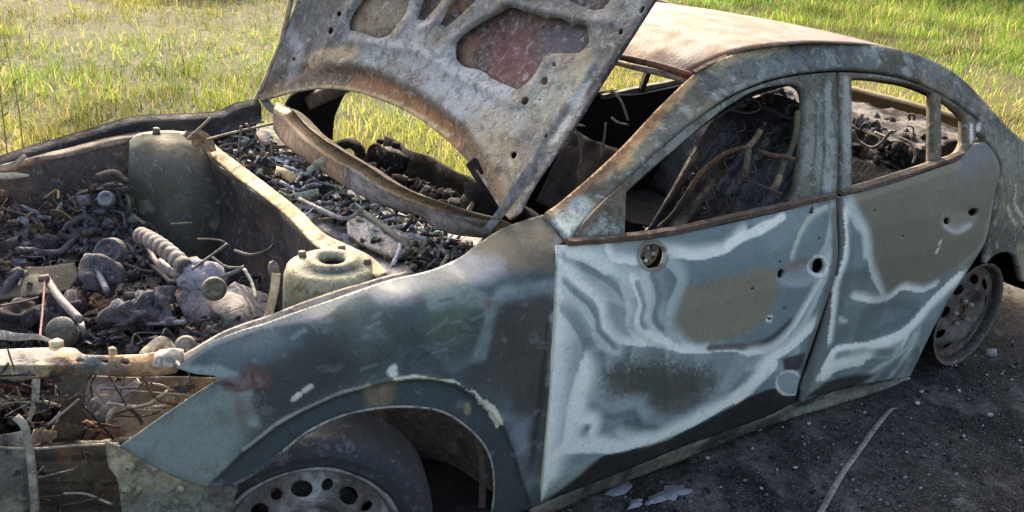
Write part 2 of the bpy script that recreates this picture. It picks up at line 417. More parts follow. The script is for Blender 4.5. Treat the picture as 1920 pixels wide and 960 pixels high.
f4 = fbm(gp * [1, 1, 0], 9, 4, 15)[:, None]; chc = srgb(38, 35, 33) * (1 - sstep(.42, .62, f3)) + srgb(60, 55, 51) * sstep(.42, .62, f3); chc = chc * (1 - .6 * sstep(.52, .66, f4)) + srgb(98, 92, 86) * .6 * sstep(.52, .66, f4)
gc = gc * (1 - cm) + chc * cm
nx, ny = len(gxs), len(gys)
i0 = (np.arange(ny - 1)[:, None] * nx + np.arange(nx - 1)[None]).ravel()
M_GROUND = burnt('charred_soil_and_turf', rough=.95, var=.85, scale=34, bump=1., spec=.1, speck=.3, bscale=60)
mesh_from('ground', gp, np.stack([i0, i0 + 1, i0 + nx + 1, i0 + nx], -1).tolist(), M_GROUND, None, gc, kind='structure')

# ------------------------------------------------------------------ grass
def fast_tris(name, V, F, mat, cols, parent=None, **props):
    me = bpy.data.meshes.new(name); me.vertices.add(len(V)); me.vertices.foreach_set('co', V.astype(np.float32).ravel())
    me.loops.add(F.size); me.loops.foreach_set('vertex_index', F.astype(np.int32).ravel()); me.polygons.add(len(F))
    me.polygons.foreach_set('loop_start', np.arange(0, F.size, 3, dtype=np.int32))
    ca = me.color_attributes.new('Col', 'FLOAT_COLOR', 'POINT'); a = np.ones((len(V), 4), np.float32); a[:, :3] = cols; ca.data.foreach_set('color', a.ravel())
    me.update(calc_edges=True); me.validate(); me.materials.append(mat)
    return link(bpy.data.objects.new(name, me), parent, **props)
def leafmat(name, trans=.45, rough=.6):
    m, n, out = newmat(name); L = n.links.new
    a = N(n, 'ShaderNodeAttribute', attribute_name='Col'); d = N(n, 'ShaderNodeBsdfPrincipled'); d.inputs['Roughness'].default_value = rough; d.inputs['Specular IOR Level'].default_value = .3
    t = N(n, 'ShaderNodeBsdfTranslucent'); mx = N(n, 'ShaderNodeMixShader'); mx.inputs[0].default_value = trans
    L(a.outputs['Color'], d.inputs['Base Color']); L(a.outputs['Color'], t.inputs['Color']); L(d.outputs[0], mx.inputs[1]); L(t.outputs[0], mx.inputs[2]); L(mx.outputs[0], out.inputs[0]); return m
M_GRASS = leafmat('grass_blade'); M_LEAF = leafmat('leaf', .3)
def blades(x, y, h, wd, lean, col, seed=1):
    rg = np.random.default_rng(seed); n = len(x); z = ground_z(x, y) - .01
    a = rg.random(n) * 2 * math.pi; la = rg.random(n) * 2 * math.pi; ln = lean * (.3 + rg.random(n)) * h
    b = np.stack([x, y, z], -1); sd_ = np.stack([np.cos(a), np.sin(a), 0 * a], -1) * (wd / 2)[:, None]
    bend = np.stack([np.cos(la) * ln, np.sin(la) * ln, h], -1)
    mid = b + bend * np.array([.35, .35, .6]); tip = b + bend
    V = np.stack([b - sd_, b + sd_, mid + sd_ * .8, mid - sd_ * .8, tip], 1).reshape(-1, 3)
    o = np.arange(n)[:, None] * 5
    F = np.concatenate([o + [0, 1, 2], o + [0, 2, 3], o + [3, 2, 4]]); return V, F, np.repeat(col, 5, 0)
def grass_field(n, seed):
    rg = np.random.default_rng(seed)
    r = 3.2 + 24 * rg.random(n) ** 1.25; az = np.radians(-16 + 100 * rg.random(n))
    x = CAM_O[0] + r * np.sin(az); y = CAM_O[1] + r * np.cos(az); p = np.stack([x, y, 0 * x], -1)
    clump = fbm(p, 2.2, 3, 21); big = fbm(p, .45, 3, 22); ch = char_mask(x, y)
    scor = 1.1 * sstep(.40, .52, fbm(p, .9, 3, 35)) * sstep(5.2, 7.2, y) * (1 - sstep(1.2, 3.2, x)) + np.exp(-(((x - 9.) / 2.2) ** 2 + ((y - 2.7) / .8) ** 2)) + sstep(.52, .6, fbm(p, .6, 3, 33)) * sstep(6, 8.5, y) * (1 - sstep(3, 6, x))
    keep = (ch < .25 + .3 * rg.random(n)) & (rg.random(n) < .25 + 1.3 * clump - .2) & (rg.random(n) > .75 * np.clip(scor, 0, 1))
    inside_car = (x > -1.1) & (x < 3.9) & (y > -1.2) & (y < 1.15); keep &= ~inside_car
    x, y, p, clump, big, r = [q[keep] for q in (x, y, p, clump, big, r)]; n = len(x)
    h = (.03 + .11 * rg.random(n) ** 1.6) * (.55 + 1.1 * clump) * (1 + .8 * sstep(9, 14, x)); wd = (.0016 + .0028 * rg.random(n)) * (1 + r / 6)
    greenness = np.clip(sstep(.42, .66, big + .3 * (rg.random(n) - .5)) * .6 + .12 + .55 * sstep(7, 12, x + .35 * y) , 0, 1)[:, None]
    c1 = srgb(142, 140, 64); c2 = srgb(94, 134, 42); c3 = srgb(172, 150, 100)
    col = c1 * (1 - greenness) + c2 * greenness; dry = (rg.random(n) < .2)[:, None]; col = np.where(dry, c3, col) * (.5 + .8 * rg.random(n))[:, None]
    return blades(x, y, h, wd, .35 + 1.3 * rg.random(n) ** 4, np.clip(col, 0, .8) * (.45 + .9 * sstep(.3, .6, fbm(p, 1.1, 4, 52)))[:, None], seed)
V, F_, c_ = grass_field(420000, 5)
fast_tris('grass', V, F_, M_GRASS, c_, kind='stuff', label='yellow green meadow grass beyond the burnt car', category='grass')
# thin dry straw surviving behind the rear wheel and at the rim of the burn
rg = np.random.default_rng(9); x = 3.2 + 2.2 * rg.random(900); y = -1.1 + 2.6 * rg.random(900); k = (fbm(np.stack([x, y, 0 * x], -1), 2.5, 3, 4) > .5) & ((x > 3.95) | (y > .98))
x, y = x[k], y[k]; V, F_, c_ = blades(x, y, .05 + .09 * rg.random(len(x)), np.full(len(x), .006), .9, np.tile(srgb(176, 150, 104), (len(x), 1)) * (.6 + .6 * rg.random(len(x)))[:, None], 3)
fast_tris('dry_straw', V, F_, M_GRASS, c_, kind='stuff', label='scorched dry straw behind the rear wheel', category='straw')

# shrubs at the top of the meadow
def shrub(loc, rad, hgt, label, seed, n=5200):
    t = thing('shrub', label, 'shrub', loc, 'dark shrubs at the far edge of the meadow'); rg = np.random.default_rng(seed)
    mb = MB()
    for i in range(7):
        a = rg.random() * 6.28; q = np.array([math.cos(a) * rad * .5, math.sin(a) * rad * .5, hgt * (.5 + .3 * rg.random())])
        mb.tube([(0, 0, -.05), q * [.3, .3, .45], q], [.05, .03, .012], srgb(70, 56, 44), n=5)
    mb.build('branches', M_RAW, t)
    cl = rg.normal(size=(46, 3)); cl /= np.linalg.norm(cl, axis=1)[:, None]; cl *= (rg.random(46) ** .4)[:, None]
    k = rg.integers(0, 46, n); p = cl[k] + rg.normal(size=(n, 3)) * .16; p = p * [rad, rad, hgt * .5] + [0, 0, hgt * .52]; p[:, 2] = np.maximum(p[:, 2], .04)
    u = rg.normal(size=(n, 3)); u /= np.linalg.norm(u, axis=1)[:, None]; vv = np.cross(u, rg.normal(size=(n, 3))); vv /= np.linalg.norm(vv, axis=1)[:, None]
    s = (.05 + .06 * rg.random(n))[:, None]
    V = np.stack([p - u * s, p + vv * s * .5, p + u * s, p - vv * s * .5], 1).reshape(-1, 3); o = np.arange(n)[:, None] * 4
    col = np.repeat(srgb(58, 80, 38) * (.55 + .8 * rg.random(n))[:, None], 4, 0)
    fast_tris('foliage', V, np.concatenate([o + [0, 1, 2], o + [0, 2, 3]]), M_LEAF, col, t)
shrub((21.5, 11.2, 0), 1.5, 2.2, 'dark green shrub in the top right corner of the meadow', 1)
shrub((18.2, 11.6, 0), 1.3, 1.9, 'low dark shrub left of the corner shrub at the meadow edge', 2)
shrub((24.8, 9.6, 0), 1.6, 2.4, 'tall dark shrub at the right end of the meadow edge', 3)
shrub((3.7, 13.8, 0), 1.4, 1.8, 'dark shrub behind the raised hood at the meadow edge', 4)

# weed stalks in front of the bright grass, left of the far fender
def weed(px, py, zt, label, seed):
    rg = np.random.default_rng(seed); b = at(px, py, z=0.); t = thing('weed_stalk', label, 'weed', tuple(b), 'dry weed stalks beside the far fender')
    mb = MB(); top = np.array([.05 * (rg.random() - .5), .05, zt]); mb.tube([(0, 0, -.02), top * [.4, .4, .5] + [.015, 0, 0], top], [.004, .003, .0015], srgb(122, 104, 66), n=5); mb.build('stem', M_RAW, t)
    for i in range(5):
        f = .35 + .13 * i; p = top * f; a = rg.random() * 6.28; d = np.array([math.cos(a), math.sin(a), .8]) * .05
        MB().tube([p, p + d * .6, p + d], [.002, .004, .001], srgb(140, 122, 74), n=4).build('twig', M_RAW, t)
weed(18, 330, .95, 'tall dry weed stalk at the left edge behind the far fender', 1)
weed(48, 318, .8, 'shorter dry weed stalk beside the tall one at the left edge', 2)

# ------------------------------------------------------------------ the burnt car
car = thing('burnt_car', 'burnt out sedan with raised hood, scorched swirled doors and bare engine bay', 'car', (0, 0, 0))
S0 = make_side()

# --- front door
SD = make_side(0., dent=.006, seed=3)
door1 = [(1046, 460), (1070, 459), (1130, 455), (1215, 449), (1330, 427), (1450, 400), (1520, 382), (1567, 370), (1569, 420), (1570, 470), (1563, 520), (1548, 570), (1531, 625), (1515, 670), (1499, 715), (1490, 752), (1450, 775), (1370, 806), (1270, 842), (1145, 893), (1080, 918), (1014, 945), (1018, 900), (1027, 800), (1036, 690), (1042, 580), (1043, 500)]
mirror = ell(1224, 480, 24, 24, 14, jag=.12)
hA = ell(1464, 513, 7, 9, 9, .3, .2); hB = ell(1534, 498, 12, 15, 12, .5, .2)
smallh = [ell(1411, 542, 3, 3, 7), ell(1470, 579, 2.6, 3, 7), ell(1405, 427, 3.5, 3.5, 7), ell(1536, 447, 2.5, 3.5, 7), ell(1462, 491, 3, 2.6, 7), ell(1443, 598, 4, 3, 8)]
P1 = Paint(srgb(120, 136, 142))
P1.noise(BLUE, 3.2, .45, .6, .6, 2).noise(GREY, 4.5, .5, .62, .6, 7)
Z1 = [(1040, 455), (1250, 450), (1262, 560), (1255, 640), (1400, 660), (1520, 640), (1480, 700), (1380, 740), (1200, 840), (1010, 950)]
P1.flow(srgb(92, 105, 112), 2.1, 8, .45, 4, 1.4).flow(PALE, 1.9, 8, .45, 9, 1.6, Z1).flow(WHITE, 1.7, 6, .3, 15, 2.2, Z1)
P1.area([(1045, 465), (1090, 470), (1110, 560), (1085, 680), (1060, 790), (1035, 880), (1018, 930), (1030, 760), (1042, 600)], srgb(170, 186, 188), .03, .7)
P1.area([(1240, 485), (1440, 470), (1560, 400), (1565, 520), (1500, 600), (1440, 640), (1300, 650), (1250, 600)], srgb(112, 128, 136), .03, .75)
P1.area([(1275, 541), (1330, 526), (1417, 500), (1458, 506), (1461, 548), (1430, 604), (1380, 635), (1330, 648), (1280, 638), (1257, 610)], OLIVE, .016, .95, .014)
P1.area([(1280, 470), (1440, 440), (1450, 480), (1400, 505), (1290, 525)], srgb(116, 134, 142), .03, .6)
# dark speckled scorch low on the door
P1.area([(1120, 700), (1167, 676), (1242, 680), (1330, 686), (1348, 716), (1320, 752), (1261, 786), (1225, 788), (1200, 768), (1185, 745), (1140, 752)], srgb(88, 90, 84), .03, .85, .03, .035)
P1.area([(1150, 705), (1220, 695), (1310, 705), (1310, 735), (1250, 760), (1200, 740)], srgb(72, 72, 66), .03, .7, .02, .03)
# ash run marks, crisp on one side
def runs(P_, lst):
    for pts, col, w_, sf, a_, fd_ in lst: P_.line(pts, col, w_, sf, a_, .007, 16, .7, fd_)
DK = srgb(98, 111, 117)
runs(P1, [
 ([(1047, 469), (1041, 608), (1032, 765), (1019, 859), (1013, 928)], WHITE, .004, .016, .9, 1.),
 ([(1058, 466), (1090, 478), (1125, 496), (1166, 528), (1188, 548)], PALE, .010, .014, .9, 1.), ([(1060, 486), (1110, 506), (1150, 536), (1172, 560)], DK, .005, .010, .6, .6), ([(1064, 478), (1100, 490), (1135, 510)], WHITE, .004, .010, .7, 1.),
 ([(1202, 520), (1214, 563), (1211, 601), (1239, 633), (1290, 654)], PALE, .003, .008, .9, 1.), ([(1183, 526), (1195, 570), (1192, 608), (1227, 641), (1277, 660)], WHITE, .003, .008, .8, 1.), ([(1164, 538), (1176, 576), (1176, 614), (1208, 643), (1250, 652)], PALE, .003, .008, .85, 1.), ([(1222, 515), (1232, 560), (1226, 600), (1248, 630)], DK, .003, .008, .7, .6), ([(1192, 535), (1204, 572), (1202, 606), (1232, 638)], DK, .002, .006, .7, .6),
 ([(1063, 513), (1120, 570), (1126, 608), (1158, 641), (1208, 650)], WHITE, .003, .009, .85, 1.), ([(1057, 545), (1101, 595), (1113, 635), (1150, 662)], PALE, .004, .010, .85, 1.), ([(1052, 580), (1085, 620), (1098, 660), (1100, 700)], DK, .005, .012, .6, .6), ([(1055, 530), (1112, 585), (1120, 622), (1152, 652)], DK, .002, .006, .7, .6),
 ([(1101, 708), (1107, 752), (1145, 773), (1189, 761), (1206, 786), (1264, 796), (1325, 764), (1374, 718), (1400, 683)], srgb(150, 165, 170), .004, .012, .85, 1.), ([(1096, 715), (1103, 760), (1145, 783), (1185, 776), (1206, 800), (1268, 806), (1335, 772), (1384, 724)], DK, .003, .008, .7, .6),
 ([(1172, 800), (1208, 818), (1271, 812), (1346, 779), (1406, 728), (1428, 696)], srgb(92, 104, 110), .009, .014, .85, .5), ([(1160, 812), (1215, 832), (1280, 820), (1350, 788), (1410, 738)], PALE, .003, .010, .8, 1.),
 ([(1092, 679), (1082, 735), (1074, 772), (1084, 790), (1108, 790), (1104, 816), (1090, 828), (1130, 842)], WHITE, .006, .010, .98, 1.), ([(1086, 700), (1074, 750), (1066, 790), (1058, 830), (1034, 862), (1022, 900)], WHITE, .009, .018, .85, 1.), ([(1100, 800), (1092, 812), (1096, 826)], DK, .005, .008, .6, .5),
 ([(1026, 868), (1061, 846), (1110, 840), (1160, 840), (1217, 828), (1280, 802), (1342, 771), (1392, 740), (1424, 710), (1440, 680), (1478, 654), (1520, 618)], WHITE, .013, .012, .98, 1.), ([(1388, 744), (1424, 712), (1444, 690)], WHITE, .022, .016, .95, .5),
 ([(1215, 628), (1261, 652), (1305, 660), (1355, 656), (1400, 661)], WHITE, .004, .007, .95, 1.), ([(1330, 652), (1405, 650), (1442, 638), (1480, 604)], DARK, .006, .009, .85, .3), ([(1400, 666), (1446, 656), (1485, 618), (1515, 570), (1540, 525)], WHITE, .003, .009, .85, 1.), ([(1440, 662), (1480, 640), (1512, 600), (1540, 540), (1556, 480)], PALE, .004, .010, .8, 1.),
 ([(1136, 466), (1148, 487), (1192, 495)], WHITE, .003, .007, .85, 1.), ([(1240, 480), (1305, 481), (1355, 472), (1380, 452), (1392, 440)], WHITE, .005, .009, .9, 1.), ([(1366, 460), (1392, 444), (1424, 430)], WHITE, .014, .008, .98, 0.), ([(1430, 426), (1450, 418), (1468, 407)], WHITE, .010, .008, .95, 0.),
 ([(1242, 485), (1274, 522), (1258, 566), (1250, 610), (1266, 640)], srgb(172, 188, 190), .006, .010, .9, 1.), ([(1546, 386), (1522, 400), (1502, 430), (1488, 466), (1480, 492)], srgb(196, 204, 190), .003, .007, .85, .6), ([(1556, 400), (1552, 440), (1540, 470)], PALE, .004, .012, .6, 1.)])
P1.area([(1000, 965), (1030, 916), (1062, 890), (1100, 870), (1135, 852), (1217, 836), (1290, 806), (1350, 776), (1405, 742), (1440, 730), (1500, 722), (1480, 800), (1270, 870), (1080, 945)], srgb(42, 40, 39), .004, .98, .008)
P1.area([(1016, 945), (1030, 905), (1075, 876), (1120, 862), (1085, 890), (1040, 925)], srgb(160, 174, 170), .012, .75, .012)
P1.area([(1467, 672), (1513, 660), (1510, 692), (1470, 697)], srgb(58, 58, 60), .006, .95, .012)
P1.area(ell(1480, 718, 22, 20, 12), srgb(150, 166, 172), .005, .95, .006); P1.line(ell(1480, 718, 24, 22, 14), WHITE, .002, .005, .8, .004)
P1.line([(1568, 400), (1568, 470), (1550, 560), (1519, 655), (1500, 730)], srgb(104, 104, 100), .014, .016, .8)  # soft dark line: shade of the door gap put into the colour
P1.area(ell(1500, 512, 44, 26, 14, -.25), srgb(140, 150, 156), .012, .8, .006)
P1.area(ell(1492, 500, 30, 10, 12, -.3), OLIVE, .01, .7, .005)
P1.line(ell(1224, 480, 27, 27, 14), srgb(120, 104, 88), .002, .006, .8, .004)
P1.line(ell(1534, 498, 15, 18, 14), WHITE, .002, .006, .6, .004)
P1.line(ell(1443, 598, 6, 5, 8), WHITE, .002, .004, .8, .002)
P1.speckle(srgb(96, 98, 98), 60, .68, .76, .25, 3)
def dishes(lst):
    """pressed handle cups and similar dents: (cx, cy, rx, ry, rot, depth)"""
    def f(q, P):
        d = np.zeros(len(q))
        for cx, cy, rx, ry, ro, dep in lst:
            u = ((q[:, 0] - cx) * math.cos(ro) + (q[:, 1] - cy) * math.sin(ro)) / rx; v = (-(q[:, 0] - cx) * math.sin(ro) + (q[:, 1] - cy) * math.cos(ro)) / ry
            d += dep * (1 - sstep(.35, 1.05, np.hypot(u, v)))
        return d
    return f
fd = sheet('front_door', door1, SD, car, M_PANEL, P1, [mirror, hA, hB] + smallh, step=3.6, thick=.014, relief=dishes([(1500, 510, 46, 28, -.25, .022), (1240, 720, 130, 60, .1, .010), (1350, 580, 110, 70, -.2, .006)]),
           label='front door with pale ash swirls, a scorched patch and empty mirror hole')
# mirror mount left in the hole
mm = MB(); pc = S0([(1224, 480)])[0] + [0, .022, 0]
mm.lathe([(.0, .0), (.012, .002), (.014, .008), (.026, .006), (.04, .0)], pc, (0, -1, 0), srgb(132, 116, 100), n=16)
for i in range(9):
    a = i * .7; mm.lump(pc + [.02 * math.cos(a) * (.5 + .5 * random.random()), -.006, .02 * math.sin(a)], (.012, .012, .012), [srgb(208, 200, 190), RUST, SOOT][i % 3])
mm.build('mirror_mount', M_RAW, fd)
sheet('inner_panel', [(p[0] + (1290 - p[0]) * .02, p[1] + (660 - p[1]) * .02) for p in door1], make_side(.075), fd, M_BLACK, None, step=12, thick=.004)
# window frame of the front door
frame1 = [(1068, 454), (1100, 414), (1190, 323), (1300, 230), (1380, 178), (1440, 154), (1500, 141), (1567, 135), (1572, 250), (1568, 366), (1530, 376), (1393, 406), (1277, 433), (1160, 449)]
open1 = [(1171, 440), (1174, 360), (1210, 327), (1260, 284), (1310, 241), (1360, 202), (1410, 172), (1450, 160), (1493, 157), (1507, 168), (1512, 190), (1510, 240), (1505, 300), (1497, 347), (1488, 378), (1393, 400), (1277, 427)]
PF = Paint(srgb(106, 108, 100)); PF.noise(srgb(138, 142, 136), 9, .45, .6, .8, 3).noise(srgb(96, 96, 84), 14, .52, .66, .8, 6).noise(srgb(120, 104, 82), 6, .58, .68, .6, 12)
PF.area([(1072, 450), (1120, 400), (1165, 372), (1168, 440)], srgb(96, 98, 88), .015, .9, .02); PF.area([(1098, 440), (1130, 412), (1160, 420), (1165, 436)], srgb(170, 176, 172), .015, .8, .03, .02)
PF.line([(1070, 446), (1110, 402), (1170, 340)], BROWN, .008, .012, .9)
PF.line([(1545, 150), (1546, 260), (1538, 368)], srgb(70, 70, 66), .0035, .005, .9, .002); PF.line([(1530, 190), (1528, 280), (1520, 340)], srgb(74, 74, 70), .003, .006, .8, .004)
PF.line([(1552, 160), (1556, 260), (1552, 360)], srgb(160, 166, 164), .012, .014, .6)
sheet('window_frame', frame1, make_side(.008), fd, M_SPECK, PF, [open1], step=4, thick=.028, label='bare window frame of the front door, grey and pitted')
# rear door
door2 = [(1576, 368), (1640, 354), (1700, 335), (1760, 315), (1800, 300), (1826, 272), (1846, 266), (1864, 290), (1874, 318), (1866, 355), (1857, 412), (1846, 455), (1815, 508), (1780, 562), (1750, 617), (1725, 667), (1706, 705), (1660, 715), (1610, 722), (1560, 735), (1500, 755), (1505, 720), (1521, 678), (1537, 630), (1554, 572), (1569, 520), (1576, 470), (1575, 420)]
P2 = Paint(srgb(104, 114, 118)); P2.noise(GREY, 4, .45, .6, .6, 5).noise(BLUE, 3, .5, .62, .6, 8).flow(srgb(84, 96, 102), 2.2, 8, .45, 14, 1.4).flow(PALE, 2.0, 8, .3, 19, 1.6)
P2.area([(1590, 364), (1700, 336), (1830, 270), (1876, 310), (1862, 400), (1850, 454), (1825, 491), (1750, 527), (1662, 556), (1634, 547), (1628, 454), (1612, 400)], srgb(116, 112, 100), .03, .94, .025)
P2.area([(1640, 430), (1720, 400), (1780, 440), (1740, 510), (1670, 540), (1645, 520)], srgb(112, 108, 94), .04, .5)
P2.area([(1780, 300), (1840, 270), (1850, 310), (1800, 330)], srgb(120, 128, 140), .03, .5)
P2.line([(1600, 372), (1660, 356), (1740, 330), (1800, 308)], srgb(150, 136, 116), .006, .012, .6)
P2.area([(1560, 560), (1640, 575), (1700, 570), (1720, 590), (1660, 630), (1570, 640)], srgb(108, 120, 126), .03, .6, .03)
P2.line([(1790, 524), (1750, 562), (1712, 606), (1690, 625), (1655, 640), (1619, 649), (1569, 656), (1548, 685)], WHITE, .011, .014, .98, .016, 14, .6, 1.)
P2.line([(1700, 640), (1680, 660), (1620, 665), (1570, 680), (1540, 705)], WHITE, .006, .02, .75, .02)
P2.line([(1720, 630), (1690, 680), (1670, 705)], PALE, .006, .02, .8)
P2.area([(1560, 700), (1620, 670), (1690, 650), (1700, 690), (1640, 700)], srgb(120, 132, 130), .03, .6, .02)
P2.line([(1584, 380), (1600, 410), (1620, 440), (1624, 480)], PALE, .004, .014, .8, .01)
P2.line([(1576, 380), (1577, 450), (1560, 560), (1530, 650), (1508, 735)], srgb(98, 98, 96), .012, .018, .7)  # door gap shading carried on in this door's colour
runs(P2, [([(1798, 516), (1752, 560), (1714, 604), (1690, 625), (1655, 640), (1619, 649), (1569, 656), (1548, 685)], WHITE, .009, .010, .98, 1.), ([(1600, 560), (1640, 567), (1669, 560), (1694, 542), (1725, 549), (1755, 536)], WHITE, .0015, .008, .8, 1.), ([(1570, 668), (1620, 662), (1672, 660)], srgb(96, 108, 110), .010, .008, .8, .4), ([(1548, 690), (1545, 708), (1570, 690), (1620, 676)], WHITE, .010, .014, .8, 1.),
 ([(1582, 400), (1584, 472), (1566, 535), (1559, 597), (1552, 641)], WHITE, .003, .007, .9, 1.), ([(1592, 380), (1606, 410), (1622, 440), (1630, 500), (1650, 550)], PALE, .003, .009, .8, 1.), ([(1590, 420), (1596, 480), (1580, 540), (1572, 600)], DK, .004, .010, .6, .5), ([(1630, 580), (1680, 574), (1716, 580), (1700, 600), (1650, 618)], DK, .008, .016, .6, .5), ([(1720, 620), (1690, 660), (1640, 690)], PALE, .003, .008, .8, 1.)])
P2.area(ell(1580, 600, 10, 6, 9), PALE, .006, .8); P2.line([(1765, 452), (1757, 472)], WHITE, .003, .006, .8)
P2.area([(1505, 748), (1545, 718), (1600, 702), (1645, 700), (1600, 726), (1540, 745)], srgb(52, 50, 48), .012, .95, .01)  # dark hollow over the sill painted into the colour, no opening cut
P2.area(ell(1800, 407, 36, 28, 14, -.3), srgb(140, 138, 128), .01, .7, .004); P2.line([(1772, 424), (1795, 436), (1822, 424)], srgb(176, 180, 178), .003, .01, .7)
P2.line([(1800, 500), (1840, 460), (1862, 380)], srgb(160, 158, 150), .004, .02, .5)
rd = sheet('rear_door', door2, make_side(0., dent=.006, seed=8), car, M_PANEL, P2, [ell(1777, 415, 6, 7, 9, 0, .2), ell(1826, 398, 10, 7, 10, -.4, .2), ell(1694, 444, 2.5, 2.5, 7), ell(1640, 395, 2.2, 2.2, 7)], step=3.8, thick=.014,
           relief=dishes([(1800, 407, 38, 30, -.3, .03), (1660, 610, 110, 40, -.4, .012)]), label='rear door, olive grey above with white ash streaks below')
frame2 = [(1573, 135), (1640, 139), (1700, 151), (1760, 176), (1800, 201), (1832, 226), (1828, 264), (1800, 298), (1745, 313), (1680, 333), (1600, 358), (1574, 364), (1577, 250)]
open2 = [(1597, 147), (1641, 146), (1695, 154), (1733, 165), (1751, 172), (1750, 303), (1680, 325), (1597, 351)]
open3 = [(1764, 180), (1785, 196), (1803, 213), (1810, 226), (1809, 268), (1798, 286), (1765, 298)]
PG = Paint(srgb(104, 104, 96)); PG.noise(srgb(138, 140, 134), 9, .45, .6, .8, 23).noise(srgb(90, 88, 76), 13, .52, .66, .8, 26).noise(BROWN, 6, .55, .66, .7, 32)
PG.line([(1586, 150), (1588, 250), (1586, 360)], srgb(164, 172, 170), .010, .012, .7); PG.line([(1600, 350), (1700, 320), (1800, 290)], BROWN, .010, .012, .8)
PG.line([(1756, 180), (1757, 300)], srgb(112, 98, 76), .012, .008, .7); PG.line([(1820, 235), (1822, 262)], WHITE, .006, .008, .8)
sheet('window_frame', frame2, make_side(.008), rd, M_SPECK, PG, [open2, open3], step=4, thick=.028, label='bare window frame of the rear door with its narrow divider')
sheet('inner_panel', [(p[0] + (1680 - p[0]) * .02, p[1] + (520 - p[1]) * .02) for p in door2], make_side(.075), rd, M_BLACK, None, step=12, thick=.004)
# belt trims
def strip(name, pts, off, r, col, parent, mat=M_RAW, **k):
    q = make_side(off)(np.array(pts, float)); q = catmull(q, len(q) * 6); v = []; f = []
    h = r[0]; t = r[1]
    for p in q:
        wv = .003 * (random.random() - .5)
        for dy, dz in ((-t, -h), (-t, h), (t, h + .004), (t, -h)): v.append(p + [0, dy, dz + wv])
    n = len(q)
    for i in range(n - 1):
        for j in range(4): f.append((i * 4 + j, i * 4 + (j + 1) % 4, (i + 1) * 4 + (j + 1) % 4, (i + 1) * 4 + j))
    f += [(3, 2, 1, 0), tuple((n - 1) * 4 + j for j in range(4))]
    c = np.array(v); cc = np.array(col) * (.55 + .9 * fbm(c, 25, 3, 5))[:, None]
    return mesh_from(name, v, f, mat, parent, cc, False, **k)
strip('belt_trim', [(1064, 456), (1160, 447), (1277, 431), (1393, 404), (1490, 383), (1566, 367)], -.004, (.0065, .008), srgb(92, 74, 62), fd)
strip('belt_trim', [(1577, 362), (1640, 346), (1700, 327), (1760, 306), (1806, 286)], -.002, (.005, .008), srgb(104, 86, 70), rd)

# --- body side: windscreen pillar, roof rail, rear pillar and quarter panel in one pressing
bodyside = [(1022, 398), (1040, 387), (1100, 337), (1160, 282), (1235, 202), (1305, 137), (1340, 116), (1400, 94), (1480, 83), (1565, 80), (1640, 85), (1700, 97), (1760, 119), (1810, 153), (1850, 195), (1890, 238), (1925, 268), (1975, 300), (2060, 335), (2140, 372), (2128, 540), (2040, 545), (1960, 530), (1918, 528), (1910, 500), (1906, 484), (1896, 474), (1879, 473), (1862, 480), (1848, 494), (1850, 458), (1861, 412), (1870, 355), (1879, 318), (1868, 288), (1850, 263), (1836, 246), (1836, 222), (1800, 195), (1760, 170), (1700, 145), (1640, 133), (1570, 129), (1500, 135), (1440, 148), (1380, 172), (1300, 225), (1190, 318), (1100, 408), (1064, 450)]
PB = Paint(srgb(88, 90, 84)); PB.noise(srgb(122, 127, 125), 6, .47, .62, .7, 41).noise(srgb(78, 78, 70), 9, .48, .62, .75, 44).noise(srgb(160, 164, 160), 22, .6, .68, .6, 48).noise(srgb(132, 122, 100), 7, .56, .68, .7, 47)
PB.area([(1024, 400), (1062, 446), (1095, 405), (1110, 380), (1090, 358), (1060, 372)], srgb(164, 180, 184), .012, .95, .01); PB.line([(1046, 405), (1062, 388), (1085, 385), (1092, 400)], srgb(124, 142, 152), .004, .010, .8, .006)
PB.area([(1108, 335), (1160, 285), (1235, 205), (1290, 230), (1190, 315), (1120, 385)], srgb(110, 118, 112), .02, .6, .02, .02)
PB.line([(1026, 396), (1100, 340), (1160, 284), (1236, 203), (1303, 139)], srgb(176, 148, 112), .007, .008, .95, .006); PB.line([(1048, 388), (1110, 336), (1170, 278), (1240, 205)], RUST, .004, .006, .6, .01)  # tan line paints sunlight along the pillar's windscreen edge
PB.area([(1310, 140), (1400, 100), (1560, 90), (1640, 95), (1640, 125), (1500, 130), (1380, 165)], srgb(112, 120, 122), .03, .6)
PB.line([(1330, 128), (1400, 100), (1470, 88)], srgb(168, 156, 116), .006, .014, .6, .01)
PB.area([(1700, 100), (1800, 150), (1840, 200), (1800, 180), (1720, 130)], srgb(104, 110, 112), .02, .6)
PB.area([(1840, 230), (1925, 275), (1990, 320), (1990, 400), (1880, 380), (1872, 310)], srgb(130, 130, 122), .03, .8)
PB.area([(1878, 330), (1990, 330), (1990, 420), (1905, 415), (1868, 420)], srgb(122, 116, 100), .02, .8, .03); PB.line([(1905, 345), (1902, 380), (1915, 400), (1918, 430)], srgb(206, 200, 184), .003, .008, .8, .014)
PB.line([(1890, 390), (1896, 410), (1910, 425), (1925, 450)], srgb(196, 190, 172), .004, .010, .7, .014); PB.area([(1860, 430), (1920, 420), (1930, 470), (1870, 478)], srgb(92, 90, 82), .02, .8, .02)
PB.area([(1908, 455), (2000, 440), (2000, 530), (1915, 525)], srgb(170, 158, 130), .02, .7, .03); PB.line([(1838, 235), (1832, 256)], WHITE, .004, .006, .7)
